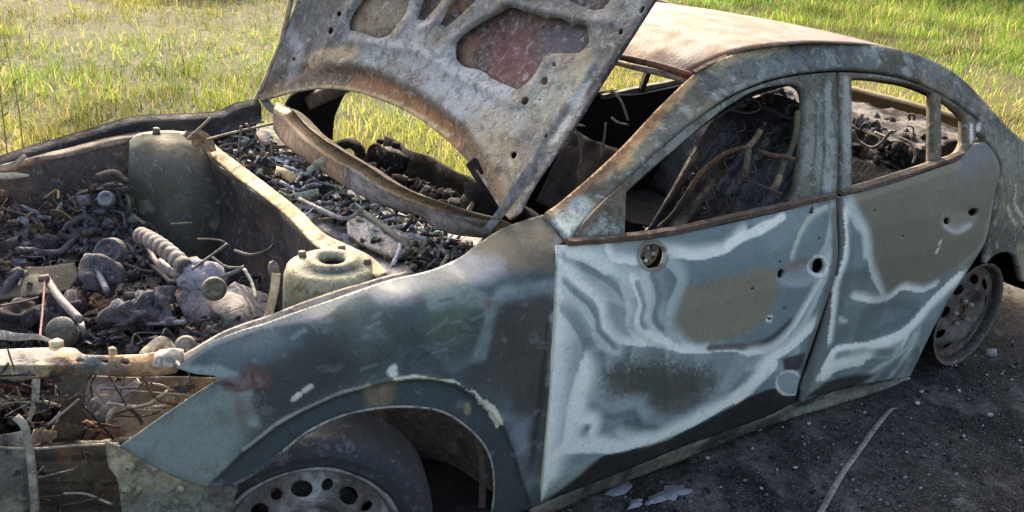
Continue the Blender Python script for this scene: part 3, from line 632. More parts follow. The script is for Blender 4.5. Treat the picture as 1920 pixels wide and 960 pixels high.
bs = sheet('body_side', bodyside, make_side([(1022, 398, .09), (1040, 387, .10), (1100, 337, .09), (1235, 202, .075), (1305, 137, .06), (1400, 94, .035), (1565, 80, .02), (1700, 97, .02), (1810, 153, .02), (1890, 238, .03), (1975, 300, .06), (2140, 372, .08),
     (1064, 450, .0), (1190, 318, .0), (1300, 225, .0), (1440, 148, 0), (1570, 129, 0), (1760, 170, 0), (1836, 222, 0), (1870, 355, 0), (1850, 458, 0), (1910, 480, 0), (2040, 545, 0)], dent=.004, seed=5),
     car, M_SPECK, PB, step=4, thick=.02, label='grey pitted windscreen pillar, roof rail and rear quarter')

# --- front fender with its arch flare
SF = make_side([(328, 693, .02), (411, 706, 0), (500, 604, .05), (633, 558, .065), (727, 526, .07), (808, 506, .075), (861, 483, .09), (901, 453, .105), (942, 428, .12), (1018, 402, .115), (1057, 455, .01), (1042, 517, 0), (900, 530, 0), (760, 560, 0), (600, 610, 0), (480, 670, 0), (223, 838, 0), (376, 912, 0), (455, 907, -.012), (575, 814, -.014), (692, 770, -.014), (808, 768, -.014), (890, 814, -.014), (928, 925, -.01),
                (517, 780, 0), (633, 720, 0), (750, 690, 0), (855, 700, 0), (948, 780, 0), (1000, 800, 0), (1010, 930, 0), (700, 640, -.006), (400, 800, 0), (950, 640, 0)], dent=.003, seed=6)
fender = [(330, 690), (365, 662), (400, 640), (450, 620), (499, 605), (546, 588), (633, 558), (727, 526), (808, 506), (861, 483), (901, 453), (942, 428), (985, 412), (1018, 402), (1057, 453), (1042, 468), (1039, 517), (1038, 580), (1032, 690), (1023, 800), (1013, 905), (1008, 945), (985, 958), (922, 970), (927, 925), (925, 878), (913, 843), (890, 814), (849, 782), (808, 768), (750, 764), (692, 770), (633, 785), (575, 814), (517, 861), (470, 896), (440, 910), (376, 912), (306, 885), (223, 838), (300, 784), (360, 743), (411, 711), (400, 705), (365, 701)]
flare = [(400, 900), (458, 843), (517, 797), (575, 765), (633, 739), (692, 722), (750, 710), (808, 707), (855, 719), (896, 745), (925, 774), (948, 803), (966, 849), (980, 900)]
PFd = Paint(srgb(70, 75, 75)); PFd.noise(srgb(82, 96, 104), 3.5, .45, .6, .7, 51).noise(srgb(78, 90, 84), 3, .5, .62, .6, 54).flow(srgb(112, 126, 130), 2.0, 6, .4, 57, 1.5).flow(srgb(62, 72, 76), 2.2, 6, .4, 61, 1.5)
PFd.area([(223, 838), (330, 770), (411, 716), (460, 735), (480, 790), (440, 860), (400, 905), (376, 912), (300, 885)], srgb(134, 146, 146), .03, .85, .03); PFd.area([(400, 640), (500, 610), (560, 640), (500, 680), (430, 700), (350, 690)], srgb(110, 122, 130), .03, .5)
PFd.line([(345, 697), (400, 692), (440, 706), (460, 735), (470, 790)], srgb(140, 158, 158), .006, .014, .8, .014)
PFd.area([(416, 716), (464, 698), (466, 682), (483, 689), (505, 708), (503, 730), (478, 728), (446, 736), (420, 726)], srgb(100, 78, 74), .007, .95, .012)
PFd.area([(440, 740), (470, 735), (476, 790), (450, 800), (440, 770)], srgb(116, 106, 100), .014, .6, .02); PFd.area([(400, 760), (430, 770), (440, 800), (410, 790)], srgb(104, 112, 108), .014, .5, .02)
PFd.area([(860, 470), (945, 428), (1018, 405), (1052, 450), (1040, 512), (920, 515), (800, 520)], srgb(116, 108, 92), .014, .9, .012); PFd.line([(700, 540), (800, 516), (870, 506), (940, 500)], srgb(138, 142, 150), .010, .02, .7, .012)
PFd.area([(870, 490), (935, 488), (930, 516), (850, 516)], srgb(132, 136, 146), .02, .6, .02)
PFd.area([(800, 560), (880, 540), (905, 560), (890, 640), (830, 650), (800, 610)], srgb(92, 104, 86), .04, .6, .02)
PFd.line([(1036, 540), (980, 545), (930, 560), (912, 620), (898, 668)], srgb(138, 152, 158), .008, .02, .7, .014); PFd.line([(810, 566), (870, 556), (905, 566)], srgb(130, 146, 146), .006, .02, .6)
PFd.area([(935, 566), (1032, 545), (1034, 640), (1026, 780), (985, 790), (930, 720), (915, 650)], srgb(76, 76, 74), .02, .9, .014); PFd.line([(1036, 590), (1030, 660), (1022, 720)], srgb(170, 178, 186), .004, .010, .6, .014)
PFd.line([(1028, 610), (1020, 700), (1006, 800), (985, 900)], srgb(52, 50, 54), .006, .010, .8, .008); PFd.area([(945, 775), (995, 780), (985, 850), (965, 850)], srgb(136, 142, 158), .02, .6, .02); PFd.area([(930, 860), (985, 830), (1005, 900), (980, 950), (930, 950)], srgb(120, 128, 136), .02, .5, .02)
PFd.area([(660, 600), (720, 600), (740, 650), (690, 680), (660, 650)], srgb(106, 118, 118), .03, .5, .02)
# flare face, darker below its crease, with chipped ash along its edge
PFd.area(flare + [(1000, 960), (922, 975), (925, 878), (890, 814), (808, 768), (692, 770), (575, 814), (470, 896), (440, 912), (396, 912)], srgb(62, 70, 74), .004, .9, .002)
PFd.area([(672, 730), (748, 712), (742, 762), (690, 772)], srgb(116, 106, 78), .012, .7, .02); PFd.line(flare[1:6], srgb(176, 176, 168), .0022, .004, .7, .002); PFd.line([(740, 711), (790, 707), (850, 716)], srgb(214, 208, 190), .0025, .003, .95, .004, 30, 1.8)
PFd.line([(845, 713), (870, 726), (900, 748), (926, 774), (938, 795)], srgb(216, 210, 192), .0045, .003, .95, .012, 40, 2.2); PFd.area(ell(738, 694, 13, 10, 9), srgb(222, 220, 212), .004, .95, .012, 0, 40)
PFd.line([(552, 748), (562, 738)], srgb(214, 214, 210), .006, .004, .9, .01); PFd.line([(572, 732), (582, 726)], srgb(214, 214, 210), .004, .004, .9, .01); PFd.area(ell(882, 772, 7, 12, 8), srgb(150, 138, 104), .004, .8, .01)
for sc_ in range(26):
    x_, y_ = random.uniform(360, 1000), random.uniform(560, 720); a_ = random.uniform(-.7, .3); l_ = random.uniform(12, 50)
    PFd.line([(x_, y_), (x_ + l_ * math.cos(a_), y_ + l_ * math.sin(a_))], [srgb(128, 140, 144), srgb(52, 58, 60)][sc_ % 2], .0012, .004, .55, .004)
PFd.line([(335, 690), (400, 642), (499, 607), (633, 560), (727, 528)], srgb(150, 150, 150), .003, .006, .8, .004); PFd.area([(905, 562), (925, 560), (912, 590)], srgb(112, 92, 84), .006, .8)  # grey line paints the highlight along the fender's top edge
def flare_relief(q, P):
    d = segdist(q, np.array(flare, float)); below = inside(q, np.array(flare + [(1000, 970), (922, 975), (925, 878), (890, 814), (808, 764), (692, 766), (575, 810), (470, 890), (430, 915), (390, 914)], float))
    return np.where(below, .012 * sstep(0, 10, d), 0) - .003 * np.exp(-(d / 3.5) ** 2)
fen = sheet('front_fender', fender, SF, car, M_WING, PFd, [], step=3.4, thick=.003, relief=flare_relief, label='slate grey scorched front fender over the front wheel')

q_ = SF(np.array([(440, 910), (470, 896), (517, 861), (575, 814), (633, 785), (692, 770), (750, 764), (808, 768), (849, 782), (890, 814), (913, 843), (925, 878), (927, 925), (922, 968)], float))
MB().tube(q_ + [0, .004, 0], .0032, srgb(150, 146, 134), n=6).build('arch_lip', M_RAW, fen, noise=.5)
# door aperture flanges behind the shut lines
strip('door_aperture', [(1150, 362), (1190, 324), (1300, 227), (1380, 175), (1440, 151), (1500, 138), (1570, 132), (1640, 136), (1700, 148), (1760, 173), (1800, 198), (1836, 226)], .05, (.03, .012), SOOT, car, M_BLACK)
strip('centre_pillar', [(1571, 132), (1575, 250), (1574, 366), (1572, 450), (1552, 575), (1520, 670), (1497, 740)], .045, (.02, .012), SOOT, car, M_BLACK)
# sill
sill = [(995, 962), (1014, 948), (1080, 921), (1145, 896), (1270, 845), (1370, 809), (1450, 778), (1495, 757), (1560, 737), (1640, 720), (1706, 708), (1712, 716), (1656, 733), (1575, 758), (1490, 783), (1400, 815), (1290, 860), (1170, 905), (1080, 942), (1020, 968)]
PS = Paint(srgb(92, 88, 80)); PS.noise(srgb(128, 124, 112), 8, .45, .6, .7, 61).noise(SOOT, 9, .5, .62, .8, 63); PS.area([(1560, 742), (1706, 708), (1712, 716), (1575, 758), (1490, 783), (1480, 772)], srgb(140, 144, 138), .012, .8, .01)
sheet('sill', sill, make_side(.012), car, M_RAW, PS, step=4.5, thick=.05)
# --- roof: sagged shell
def roof_pt(u, v):
    # u 0 front..1 rear, v 0 near..1 far
    near = catmull([at(1303, 138, y=-.575), at(1345, 114, y=-.605), at(1400, 94, y=-.625), at(1480, 83, y=-.64), at(1565, 80, y=-.64), at(1642, 85, y=-.625), at(1700, 97, y=-.60)], 60)
    return near
nearr = catmull([at(1300, 139, y=-.570), at(1345, 115, y=-.60), at(1400, 95, y=-.622), at(1480, 84, y=-.64), at(1565, 81, y=-.64), at(1642, 86, y=-.63), at(1700, 98, y=-.61)], 50)
rows = []
for k, yy in enumerate(np.linspace(0, 1, 13)):
    r = nearr.copy(); wv = 1.24 * yy; r[:, 1] = nearr[:, 1] + wv * (-nearr[:, 1] / .62)
    cr = math.sin(math.pi * yy) * .014; r[:, 2] = nearr[:, 2] + cr - .012 * yy
    r[:, 0] = nearr[:, 0] - .10 * math.sin(math.pi * yy) * np.linspace(1, -.6, 50); rows.append(r)
def roof_col(P):
    c = np.tile(srgb(94, 68, 52), (len(P), 1)); f = fbm(P, 2.6, 4, 71)[:, None]; c = c * (1 - sstep(.45, .62, f)) + srgb(76, 64, 58) * sstep(.45, .62, f)
    f = fbm(P, 5, 4, 74)[:, None]; c = c * (1 - .6 * sstep(.52, .66, f)) + srgb(112, 92, 68) * .6 * sstep(.52, .66, f)
    g = sstep(.10, .0, np.abs(P[:, 1] + .5) + .3 * (fbm(P, 4, 3, 75) - .5))[:, None]; return c * (1 - .5 * g) + srgb(96, 94, 96) * .5 * g
roof = loft('roof', rows, 60, 30, car, M_RUST, roof_col, .004, .004, 3, label='rust bronze roof skin, sagged by the heat')
hd = MB(); e = [at(1180, 108, y=-.47), at(1235, 121, y=-.52), at(1302, 141, y=-.575)]; d_ = e[0] - e[2]
e = [e[2] + [.0, .0, -.004], e[1] + [0, 0, -.004], e[0] + [0, 0, -.004], np.array([1.02, -.2, 1.262]), np.array([1.0, .1, 1.262]), np.array([1.05, .42, 1.24]), np.array([1.16, .60, 1.2])]
hd.tube(e, .011, srgb(104, 74, 58), n=6); hd.tube([p + [.02, 0, -.024] for p in e], .010, srgb(150, 140, 124), n=6); hd.build('windscreen_header', M_RAW, roof, noise=.4)
strip('roof_gutter', [(1300, 138), (1340, 117), (1400, 95), (1470, 84)], .055, (.004, .006), srgb(98, 72, 58), roof)
# rear window header, parcel shelf, far side of the cabin
hb = MB(); a = at(1597, 176, x=2.55); b = at(1795, 232, x=2.62)
def bar3(name, p, q, wy, wz, col, parent, mat=M_RAW, rx=0):
    p, q = np.array(p), np.array(q); d = q - p; mb = MB(); n = 14; v = []; up = np.array([0, 0, 1.]); s_ = np.cross(d, up); s_ /= np.linalg.norm(s_); u2 = np.cross(s_, d); u2 /= np.linalg.norm(u2)
    for i in range(n):
        c = p + d * i / (n - 1); jit = .003 * (RNG.random(2) - .5)
        for a_, b_ in ((-1, -1), (1, -1), (1, 1), (-1, 1)): v.append(c + s_ * a_ * (wy / 2 + jit[0]) + u2 * b_ * (wz / 2 + jit[1]))
    f = [(i * 4 + j, i * 4 + (j + 1) % 4, i * 4 + 4 + (j + 1) % 4, i * 4 + 4 + j) for i in range(n - 1) for j in range(4)] + [(3, 2, 1, 0), tuple((n - 1) * 4 + j for j in range(4))]
    mb.add(v, f, col); return mb.build(name, mat, parent, smooth=False, noise=.35)
def flat(name, quad, n, m, col, parent, mat=M_RAW, wob=.006, thick=.004, wsc=8, col2=None, sc=6, **props):
    a, b, c, d = [np.array(p, float) for p in quad]
    R_ = [[a + (b - a) * j / (n - 1) + ((d + (c - d) * j / (n - 1)) - (a + (b - a) * j / (n - 1))) * i / (m - 1) for j in range(n)] for i in range(m)]
    P = np.array(R_).reshape(-1, 3); P = P + wob * 2 * np.stack([fbm(P, wsc, 3, k) - .5 for k in (1, 2, 3)], -1)
    F = [(i * n + j, i * n + j + 1, (i + 1) * n + j + 1, (i + 1) * n + j) for i in range(m - 1) for j in range(n - 1)]
    cc = np.tile(col, (len(P), 1))
    if col2 is not None:
        t = sstep(.42, .6, fbm(P, sc, 4, 77))[:, None]; cc = cc * (1 - t) + np.array(col2) * t
    o = mesh_from(name, P, F, mat, parent, cc, **props)
    if thick: solid(o, thick, 0)
    return o
lid = loft('trunk_lid', [[(2.95, -.58, .915), (2.94, -.3, .935), (2.93, .1, .94), (2.95, .6, .93)], [(3.1, -.58, .835), (3.12, -.3, .88), (3.12, .1, .89), (3.1, .6, .87)], [(3.3, -.58, .76), (3.34, -.3, .82), (3.36, .1, .83), (3.3, .6, .8)], [(3.58, -.58, .66), (3.6, -.3, .72), (3.62, .1, .73), (3.58, .6, .7)]], 30, 20, car, M_RUST, srgb(168, 150, 118), .02, .004, 4)
flat('parcel_shelf', [(2.44, -.60, .885), (2.44, .62, .875), (2.90, .62, .89), (2.90, -.60, .89)], 60, 30, srgb(112, 106, 101), car, M_DEB, .024, .006, 16, srgb(48, 45, 44), 11)
flat('rear_panel', [(3.58, -.6, .66), (3.58, .6, .68), (3.72, .60, .3), (3.72, -.60, .3)], 12, 10, srgb(110, 106, 100), car, M_RAW, .01, .01, 5, SOOT)
flat('floor_pan', [(2.25, -.52, .16), (2.25, .52, .16), (3.45, .52, .16), (3.45, -.52, .16)], 14, 10, srgb(30, 28, 28), car, M_CHAR, .008, .01, 5)
flat('floor_pan', [(-.35, -.835, .14), (-.35, .80, .15), (2.25, .80, .15), (2.25, -.84, .14)], 30, 14, srgb(30, 28, 28), car, M_CHAR, .008, .01, 5, srgb(44, 40, 38))
# rear seat frame
rs = flat('rear_seat', [(2.40, -.62, .80), (2.40, .62, .80), (2.20, .62, .38), (2.20, -.62, .38)], 40, 20, srgb(28, 30, 36), car, M_SEAT, .02, .012, 12, srgb(44, 44, 52), 12)
flat('seat_cushion_base', [(2.2, -.62, .38), (2.2, .62, .38), (1.78, .62, .40), (1.78, -.62, .40)], 24, 14, srgb(28, 27, 28), rs, M_CHAR, .03, .01, 7, srgb(40, 38, 38))
def wire(name, pts, r, col, parent, mat=M_RAW, **k):
    q = curve_px(pts, **k); return MB().tube(q, r, col, n=6).build(name, mat, parent, noise=.3)
wire('seat_spring', [(1600, 243), (1608, 262), (1632, 276), (1652, 268), (1668, 248), (1680, 246)], .005, srgb(104, 98, 96), rs, x=2.3)
wire('seat_spring', [(1640, 248), (1662, 256), (1672, 246)], .005, srgb(150, 140, 132), rs, x=2.32)
wire('seat_spring', [(1686, 258), (1706, 268), (1716, 290), (1712, 306)], .005, srgb(120, 112, 108), rs, x=2.3)
wire('seat_latch', [(1706, 226), (1704, 215), (1714, 216), (1714, 226)], .005, srgb(84, 74, 66), rs, x=2.42)
wire('seat_latch', [(1612, 246), (1622, 232), (1632, 240)], .006, srgb(60, 54, 52), rs, x=2.34)
wire('seat_spring', [(1700, 236), (1712, 240), (1712, 262)], .003, srgb(70, 64, 62), rs, x=2.36)
db = MB()
for i in range(70):
    db.lump((2.46 + .3 * RNG.random() ** 1.5, -.6 + 1.2 * RNG.random(), .885 + .01 * RNG.random()), .012 + .04 * RNG.random(3), [SOOT, srgb(70, 64, 62), srgb(110, 104, 100)][i % 3], .8)
for i in range(90):
    yy = -.6 + 1.2 * RNG.random(); db.lump((2.40 + .05 * RNG.random(), yy, .80 + .07 * RNG.random()), .02 + .05 * RNG.random(3), [SOOT, srgb(52, 48, 48), srgb(80, 74, 70)][i % 3], .6)
db.build('burnt_padding', M_DEB, rs, noise=.4, kind='stuff')
# front seats: reclined pressed steel shells with ribs
def seat_relief(q, P):
    a = q[:, 0] * .80 + q[:, 1] * .60
    r = .010 * np.sin(a / 9.) * (np.sin(a / 37.) > -.2) + .012 * (np.abs(((a - 1205) % 74) - 37) < 7)
    return r + .02 * (fbm(P, 14, 3, 5) - .5)
PSeat = Paint(srgb(46, 46, 54), (1, 2)); PSeat.noise(srgb(78, 77, 90), 9, .48, .62, .8, 3).noise(srgb(24, 24, 28), 9, .5, .6, .9, 8).noise(srgb(84, 92, 100), 18, .6, .68, .6, 4)
SSEAT = tps([(1430, 180, 'x', 1.62), (1508, 205, 'x', 1.66), (1250, 420, 'x', 1.28), (1410, 405, 'x', 1.38), (1508, 372, 'x', 1.50), (1290, 250, 'x', 1.36)])
st = sheet('front_seat', [(1205, 445), (1255, 360), (1300, 280), (1335, 228), (1370, 200), (1410, 186), (1440, 176), (1475, 182), (1505, 198), (1524, 230), (1524, 395), (1470, 410), (1400, 430), (1300, 452)], SSEAT, car, M_SEAT, PSeat, [ell(1297, 323, 5, 5), ell(1296, 348, 6, 7), ell(1420, 380, 4, 4), ell(1322, 388, 4, 3)], step=4.5, thick=.012, relief=seat_relief, label='charred front seat shell with bare springs')
for pts, r, c in [
    ([(1236, 428, 1.18), (1262, 404, 1.2), (1284, 372, 1.22), (1298, 350, 1.24)], .010, srgb(60, 52, 46)),
    ([(1284, 372, 1.22), (1300, 345, 1.24), (1318, 320, 1.26), (1342, 300, 1.28), (1372, 282, 1.3), (1402, 276, 1.32)], .0075, srgb(110, 88, 66)),
    ([(1402, 276, 1.32), (1415, 262, 1.34), (1426, 244, 1.36)], .009, srgb(140, 112, 84)), ([(1404, 280, 1.32), (1400, 310, 1.3), (1396, 332, 1.3)], .009, srgb(88, 82, 58)),
    ([(1426, 284, 1.36), (1450, 292, 1.38), (1474, 294, 1.4), (1490, 300, 1.42)], .007, srgb(96, 72, 56)), ([(1496, 210, 1.5), (1492, 250, 1.46), (1484, 280, 1.44), (1470, 306, 1.4), (1462, 330, 1.38)], .009, srgb(82, 84, 64)),
    ([(1462, 330, 1.38), (1456, 345, 1.36), (1448, 356, 1.36)], .010, srgb(128, 112, 88)), ([(1384, 335, 1.3), (1420, 345, 1.32), (1466, 364, 1.36)], .003, srgb(80, 72, 66)),
    ([(1382, 198, 1.45), (1398, 184, 1.5), (1420, 190, 1.52), (1424, 205, 1.52), (1400, 212, 1.5), (1366, 205, 1.45)], .004, srgb(72, 70, 70)), ([(1434, 196, 1.55), (1432, 180, 1.56), (1446, 178, 1.56), (1446, 192, 1.56)], .006, srgb(38, 36, 38)),
    ([(1476, 216, 1.55), (1478, 202, 1.56), (1496, 198, 1.56), (1502, 214, 1.56), (1500, 224, 1.56)], .007, srgb(44, 42, 46)), ([(1410, 198, 1.52), (1440, 204, 1.54), (1470, 218, 1.56), (1504, 226, 1.58)], .007, srgb(46, 44, 46)),
    ([(1340, 222, 1.4), (1370, 204, 1.45), (1400, 196, 1.5)], .005, srgb(70, 68, 70))]:
    q = np.array([at(p[0], p[1], x=p[2]) for p in pts]); MB().tube(q, r, c, n=7).build('seat_spring', M_RAW, st, noise=.3)
for i in range(9):       # rows of zigzag springs across the shell
    u = i / 8; a0 = np.array([1262 + 150 * u, 408 - 10 * u]); b0 = np.array([1345 + 140 * u, 232 - 30 * u + 40 * u * u]); pp = []
    for k in range(15):
        t = k / 14; p = a0 * (1 - t) + b0 * t; pp.append(p + np.array([5.5, 3.5]) * (1 if k % 2 else -1))
    P_ = SSEAT(np.array(pp)); P_ = P_ + (CAM_O - P_) / np.linalg.norm(CAM_O - P_, axis=1)[:, None] * .022; MB().tube(P_, .0022, [srgb(96, 86, 76), srgb(56, 50, 48), srgb(74, 66, 60)][i % 3], n=5, k=3).build('seat_spring', M_RAW, st)
# far seat behind it, seen above the near one
flat('front_seat', [(1.66, .10, .74), (1.66, .58, .73), (1.50, .58, .42), (1.50, .10, .42)], 24, 20, srgb(28, 27, 30), car, M_CHAR, .015, .02, 8, srgb(40, 38, 42), 11, label='charred far front seat shell')
# far side of the cabin
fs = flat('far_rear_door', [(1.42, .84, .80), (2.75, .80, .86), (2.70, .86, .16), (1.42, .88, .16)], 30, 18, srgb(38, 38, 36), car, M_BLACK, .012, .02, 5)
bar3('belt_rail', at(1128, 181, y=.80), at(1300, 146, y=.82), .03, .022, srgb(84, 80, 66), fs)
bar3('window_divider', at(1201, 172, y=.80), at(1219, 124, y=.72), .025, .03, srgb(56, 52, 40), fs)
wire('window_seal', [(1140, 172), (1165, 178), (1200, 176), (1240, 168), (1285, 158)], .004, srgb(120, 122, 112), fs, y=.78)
far = MB(); far.tube([(1.16, .60, 1.20), (1.45, .63, 1.27), (1.8, .64, 1.29), (2.15, .62, 1.25), (2.5, .58, 1.12), (2.85, .62, .95)], .028, srgb(110, 104, 94), n=8)
far.tube([(1.16, .60, 1.20), (.9, .66, 1.08), (.68, .70, .98), (.50, .73, .90)], .03, srgb(96, 88, 78), n=8); far.build('far_roof_rail', M_RAW, car, noise=.3)
flat('far_quarter_panel', [(2.70, .84, .90), (3.6, .74, .68), (3.6, .78, .25), (2.75, .86, .18)], 18, 12, srgb(110, 108, 100), car, M_RAW, .008, .01, 4, OLIVE)
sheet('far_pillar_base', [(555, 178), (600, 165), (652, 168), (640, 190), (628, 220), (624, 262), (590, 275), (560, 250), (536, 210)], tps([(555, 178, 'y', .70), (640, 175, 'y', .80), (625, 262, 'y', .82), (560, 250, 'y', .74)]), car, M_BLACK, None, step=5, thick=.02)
# dashboard remains
dbm = MB()
def px_lump(mb, px, py, s, col, rough=.5, **k): mb.lump(at(px, py, **k), s, col, rough)
for i in range(150):
    px = 640 + 300 * RNG.random(); py = 300 + (px - 640) * .33 + 26 * RNG.random(); px_lump(dbm, px, py, .02 + .05 * RNG.random(3), [SOOT, srgb(46, 42, 40), srgb(60, 53, 48), srgb(38, 36, 38)][i % 4], .8, x=.62 + .2 * RNG.random())
dbm.build('burnt_padding', M_DEB, car, noise=.4, kind='stuff')
dash = MB()
dash.tube(curve_px([(630, 275), (655, 268), (672, 278), (676, 300)], x=.66), .022, SOOT, n=7); dash.box(at(735, 305, x=.72), (.07, .10, .085), SOOT, (.1, .2, .3), .3); dash.box(at(705, 292, x=.7), (.05, .06, .07), srgb(54, 48, 48), (.3, .1, .5), .3)
dash.tube(curve_px([(690, 312), (694, 280), (708, 272), (716, 290)], x=.66), .008, srgb(70, 60, 58), n=6); dash.tube(curve_px([(712, 268), (713, 262)], x=.7), .014, SOOT, n=7); dash.tube(curve_px([(742, 276), (743, 268)], x=.7), .016, SOOT, n=7)
dash.build('steering_column', M_DEB, car, noise=.3)
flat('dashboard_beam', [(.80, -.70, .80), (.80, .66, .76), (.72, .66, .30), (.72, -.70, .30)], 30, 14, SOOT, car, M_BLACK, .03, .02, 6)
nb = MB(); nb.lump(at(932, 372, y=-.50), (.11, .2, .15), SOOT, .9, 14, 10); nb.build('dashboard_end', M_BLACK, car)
wire('brace', [(878, 396), (895, 368), (912, 342)], .007, srgb(150, 140, 118), car, y=-.46)
for pts in ([(1058, 210), (1082, 250), (1090, 290), (1084, 330)], [(1042, 250), (1070, 235), (1096, 236)], [(1146, 168), (1165, 190), (1178, 226)], [(1147, 221), (1160, 230), (1178, 234)], [(1136, 230), (1133, 260), (1128, 292)]):
    wire('hanging_wire', pts, .004, srgb(112, 106, 96), car, x=1.1)

# --- hood, flung back past upright
HOOD = tps([(955, 412, 'y', -.69), (1105, 190, 'y', -.68), (1228, 0, 'y', -.665), (1320, -150, 'y', -.64), (487, 190, 'y', .75), (520, 105, 'y', .78), (555, 0, 'y', .80), (590, -120, 'y', .80), (700, 182, 'y', .17), (830, 255, 'y', -.24), (770, 60, 'y', .14), (960, 100, 'y', -.29), (950, -230, 'y', .05)])
hood = [(955, 412), (975, 398), (1000, 352), (1060, 262), (1105, 190), (1150, 120), (1195, 50), (1230, -5), (1290, -95), (1325, -155), (1150, -215), (950, -240), (740, -190), (590, -125), (570, -60), (556, 0), (545, 30), (530, 75), (510, 130), (487, 188), (510, 184), (540, 175), (590, 167), (640, 168), (700, 182), (770, 212), (830, 255), (880, 305), (915, 355), (940, 395)]
c1 = [(857, 82), (882, 57), (925, 32), (960, 15), (980, 20), (992, 25), (1017, 32), (1025, 37), (1045, 34), (1065, 41), (1072, 49), (1090, 46), (1101, 51), (1102, 62), (1105, 80), (1095, 92), (1085, 99), (1060, 100), (1035, 100), (1020, 107), (1010, 127), (992, 152), (970, 168), (955, 162), (922, 147), (912, 138), (895, 130), (870, 125), (855, 110)]
c2 = [(655, 45), (660, 30), (675, 8), (692, -20), (712, -60), (775, -60), (772, -20), (767, 5), (760, 25), (745, 47), (727, 67), (705, 71), (680, 61), (656, 57)]
c3 = [(795, 0), (783, 36), (796, 38), (825, 5), (842, -25), (810, -30)]
c4 = [(825, 46), (835, 50), (846, 43), (870, 22), (895, -2), (915, -25), (880, -28), (852, 0)]
c5 = [(1060, -4), (1080, 7), (1115, 19), (1132, 16), (1146, -4), (1160, -40), (1075, -50)]
dots = [ell(1021, 152, 6, 8, 9, .5), ell(984, 189, 6.5, 8, 9, .5), ell(1039, 121, 3.5, 4, 8), ell(1164, 60, 4, 6, 8, .4), ell(963, 291, 5.5, 7, 9, .2), ell(1024, 255, 2.6, 4, 7, .3), ell(620, 58, 4.5, 7, 9, .3), ell(636, 26, 4, 5, 8, .3), ell(551, 111, 3, 4, 8), ell(1012, 187, 2, 2, 6), ell(1204, 18, 4, 8, 8, .5)]
PH = Paint(srgb(108, 109, 110), (1, 2)); PH.noise(srgb(146, 149, 154), 4, .45, .62, .75, 81).noise(srgb(92, 90, 86), 7, .5, .68, .6, 83).noise(srgb(84, 78, 72), 3, .55, .7, .5, 88).noise(srgb(150, 138, 116), 5, .54, .66, .6, 86)
chan = [(500, 168), (545, 146), (600, 138), (650, 142), (700, 156), (760, 186), (815, 225), (865, 275), (905, 335), (938, 392)]
PH.line(chan, srgb(104, 86, 68), .026, .022, .9, .012); PH.line([(660, 150), (720, 172), (790, 215), (850, 270)], srgb(150, 108, 72), .012, .02, .8, .012); PH.line([(510, 180), (560, 168), (620, 163), (690, 176), (760, 206), (830, 254)], srgb(178, 158, 122), .002, .006, .8, .003)
PH.line([(588, 112), (620, 102), (665, 98)], srgb(196, 172, 140), .014, .02, .7, .02); PH.line([(540, 60), (556, 100), (540, 140)], srgb(162, 166, 180), .014, .03, .6, .02)
PH.line([(700, 95), (780, 100), (850, 150), (900, 180), (960, 230)], srgb(168, 178, 188), .03, .04, .6, .03); PH.line([(786, 60), (800, 50), (850, 20)], srgb(172, 172, 182), .014, .02, .7, .02); PH.line([(760, 70), (780, 30), (800, -10)], srgb(168, 168, 178), .012, .02, .7, .02)
PH.area([(900, 200), (960, 215), (980, 300), (955, 400), (935, 370), (900, 310), (880, 260)], srgb(150, 138, 112), .04, .6, .03); PH.area([(985, 130), (1060, 110), (1110, 130), (1080, 200), (1000, 240), (980, 200)], srgb(156, 162, 156), .04, .6, .03)
PH.line([(1222, 5), (1190, 55), (1178, 70)], srgb(70, 74, 84), .014, .010, .85, .02); PH.line([(1165, 98), (1140, 135), (1118, 165)], srgb(48, 48, 54), .018, .010, .9, .016); PH.line([(1112, 175), (1080, 225), (1050, 270)], srgb(104, 100, 96), .014, .012, .7, .016)
PH.line([(1100, 155), (1068, 215), (1040, 262)], srgb(186, 190, 192), .006, .01, .7, .01); PH.area([(1000, 310), (985, 330), (960, 375), (970, 388), (1005, 345)], srgb(110, 104, 96), .012, .6)
PH.speckle(srgb(96, 94, 94), 90, .56, .70, .35, 91).speckle(srgb(180, 180, 178), 100, .62, .74, .3, 95)
beads = [[(660, 78), (720, 84), (790, 100), (850, 140), (920, 170), (970, 195), (1000, 150), (1025, 112)], [(560, 150), (640, 120), (720, 132), (800, 175), (880, 240), (930, 310)], [(690, 76), (745, 58), (772, 20), (790, -20)], [(790, 52), (815, 34), (846, -5), (860, -30)], [(850, 70), (890, 40), (940, 12), (960, -20)], [(940, 2), (1020, 20), (1090, 36), (1140, 40)], [(600, 105), (620, 70), (650, 20), (680, -30)], [(1110, 120), (1070, 185), (1020, 250), (985, 330)]]
def hood_relief(q, P):
    r = .026 * (np.exp(-(segdist(q, catmull(chan, 60)) / 17) ** 2))
    for b in beads: r = r - .013 * np.exp(-(segdist(q, catmull(b, 40)) / 10) ** 2)
    for c in (c1, c2, c3, c4, c5): r = r + .012 * np.exp(-(segdist(q, np.array(c, float), True) / 7) ** 2)
    return r + .006 * (fbm(P, 12, 3, 5) - .5)
ho = sheet('hood', hood, HOOD, car, M_SPECK, PH, [c1, c2, c3, c4, c5] + dots, step=3.6, thick=.004, relief=hood_relief, label='raised hood seen from beneath, ash grey inner pressing with cut-outs')
POut = Paint(srgb(82, 74, 72), (1, 2)); POut.noise(srgb(104, 80, 80), 4, .45, .58, .8, 13).noise(srgb(86, 84, 84), 7, .48, .62, .8, 17).noise(srgb(150, 112, 84), 5, .58, .68, .8, 19).speckle(srgb(150, 140, 140), 95, .55, .68, .6, 23).speckle(srgb(40, 36, 38), 80, .56, .66, .7, 29)
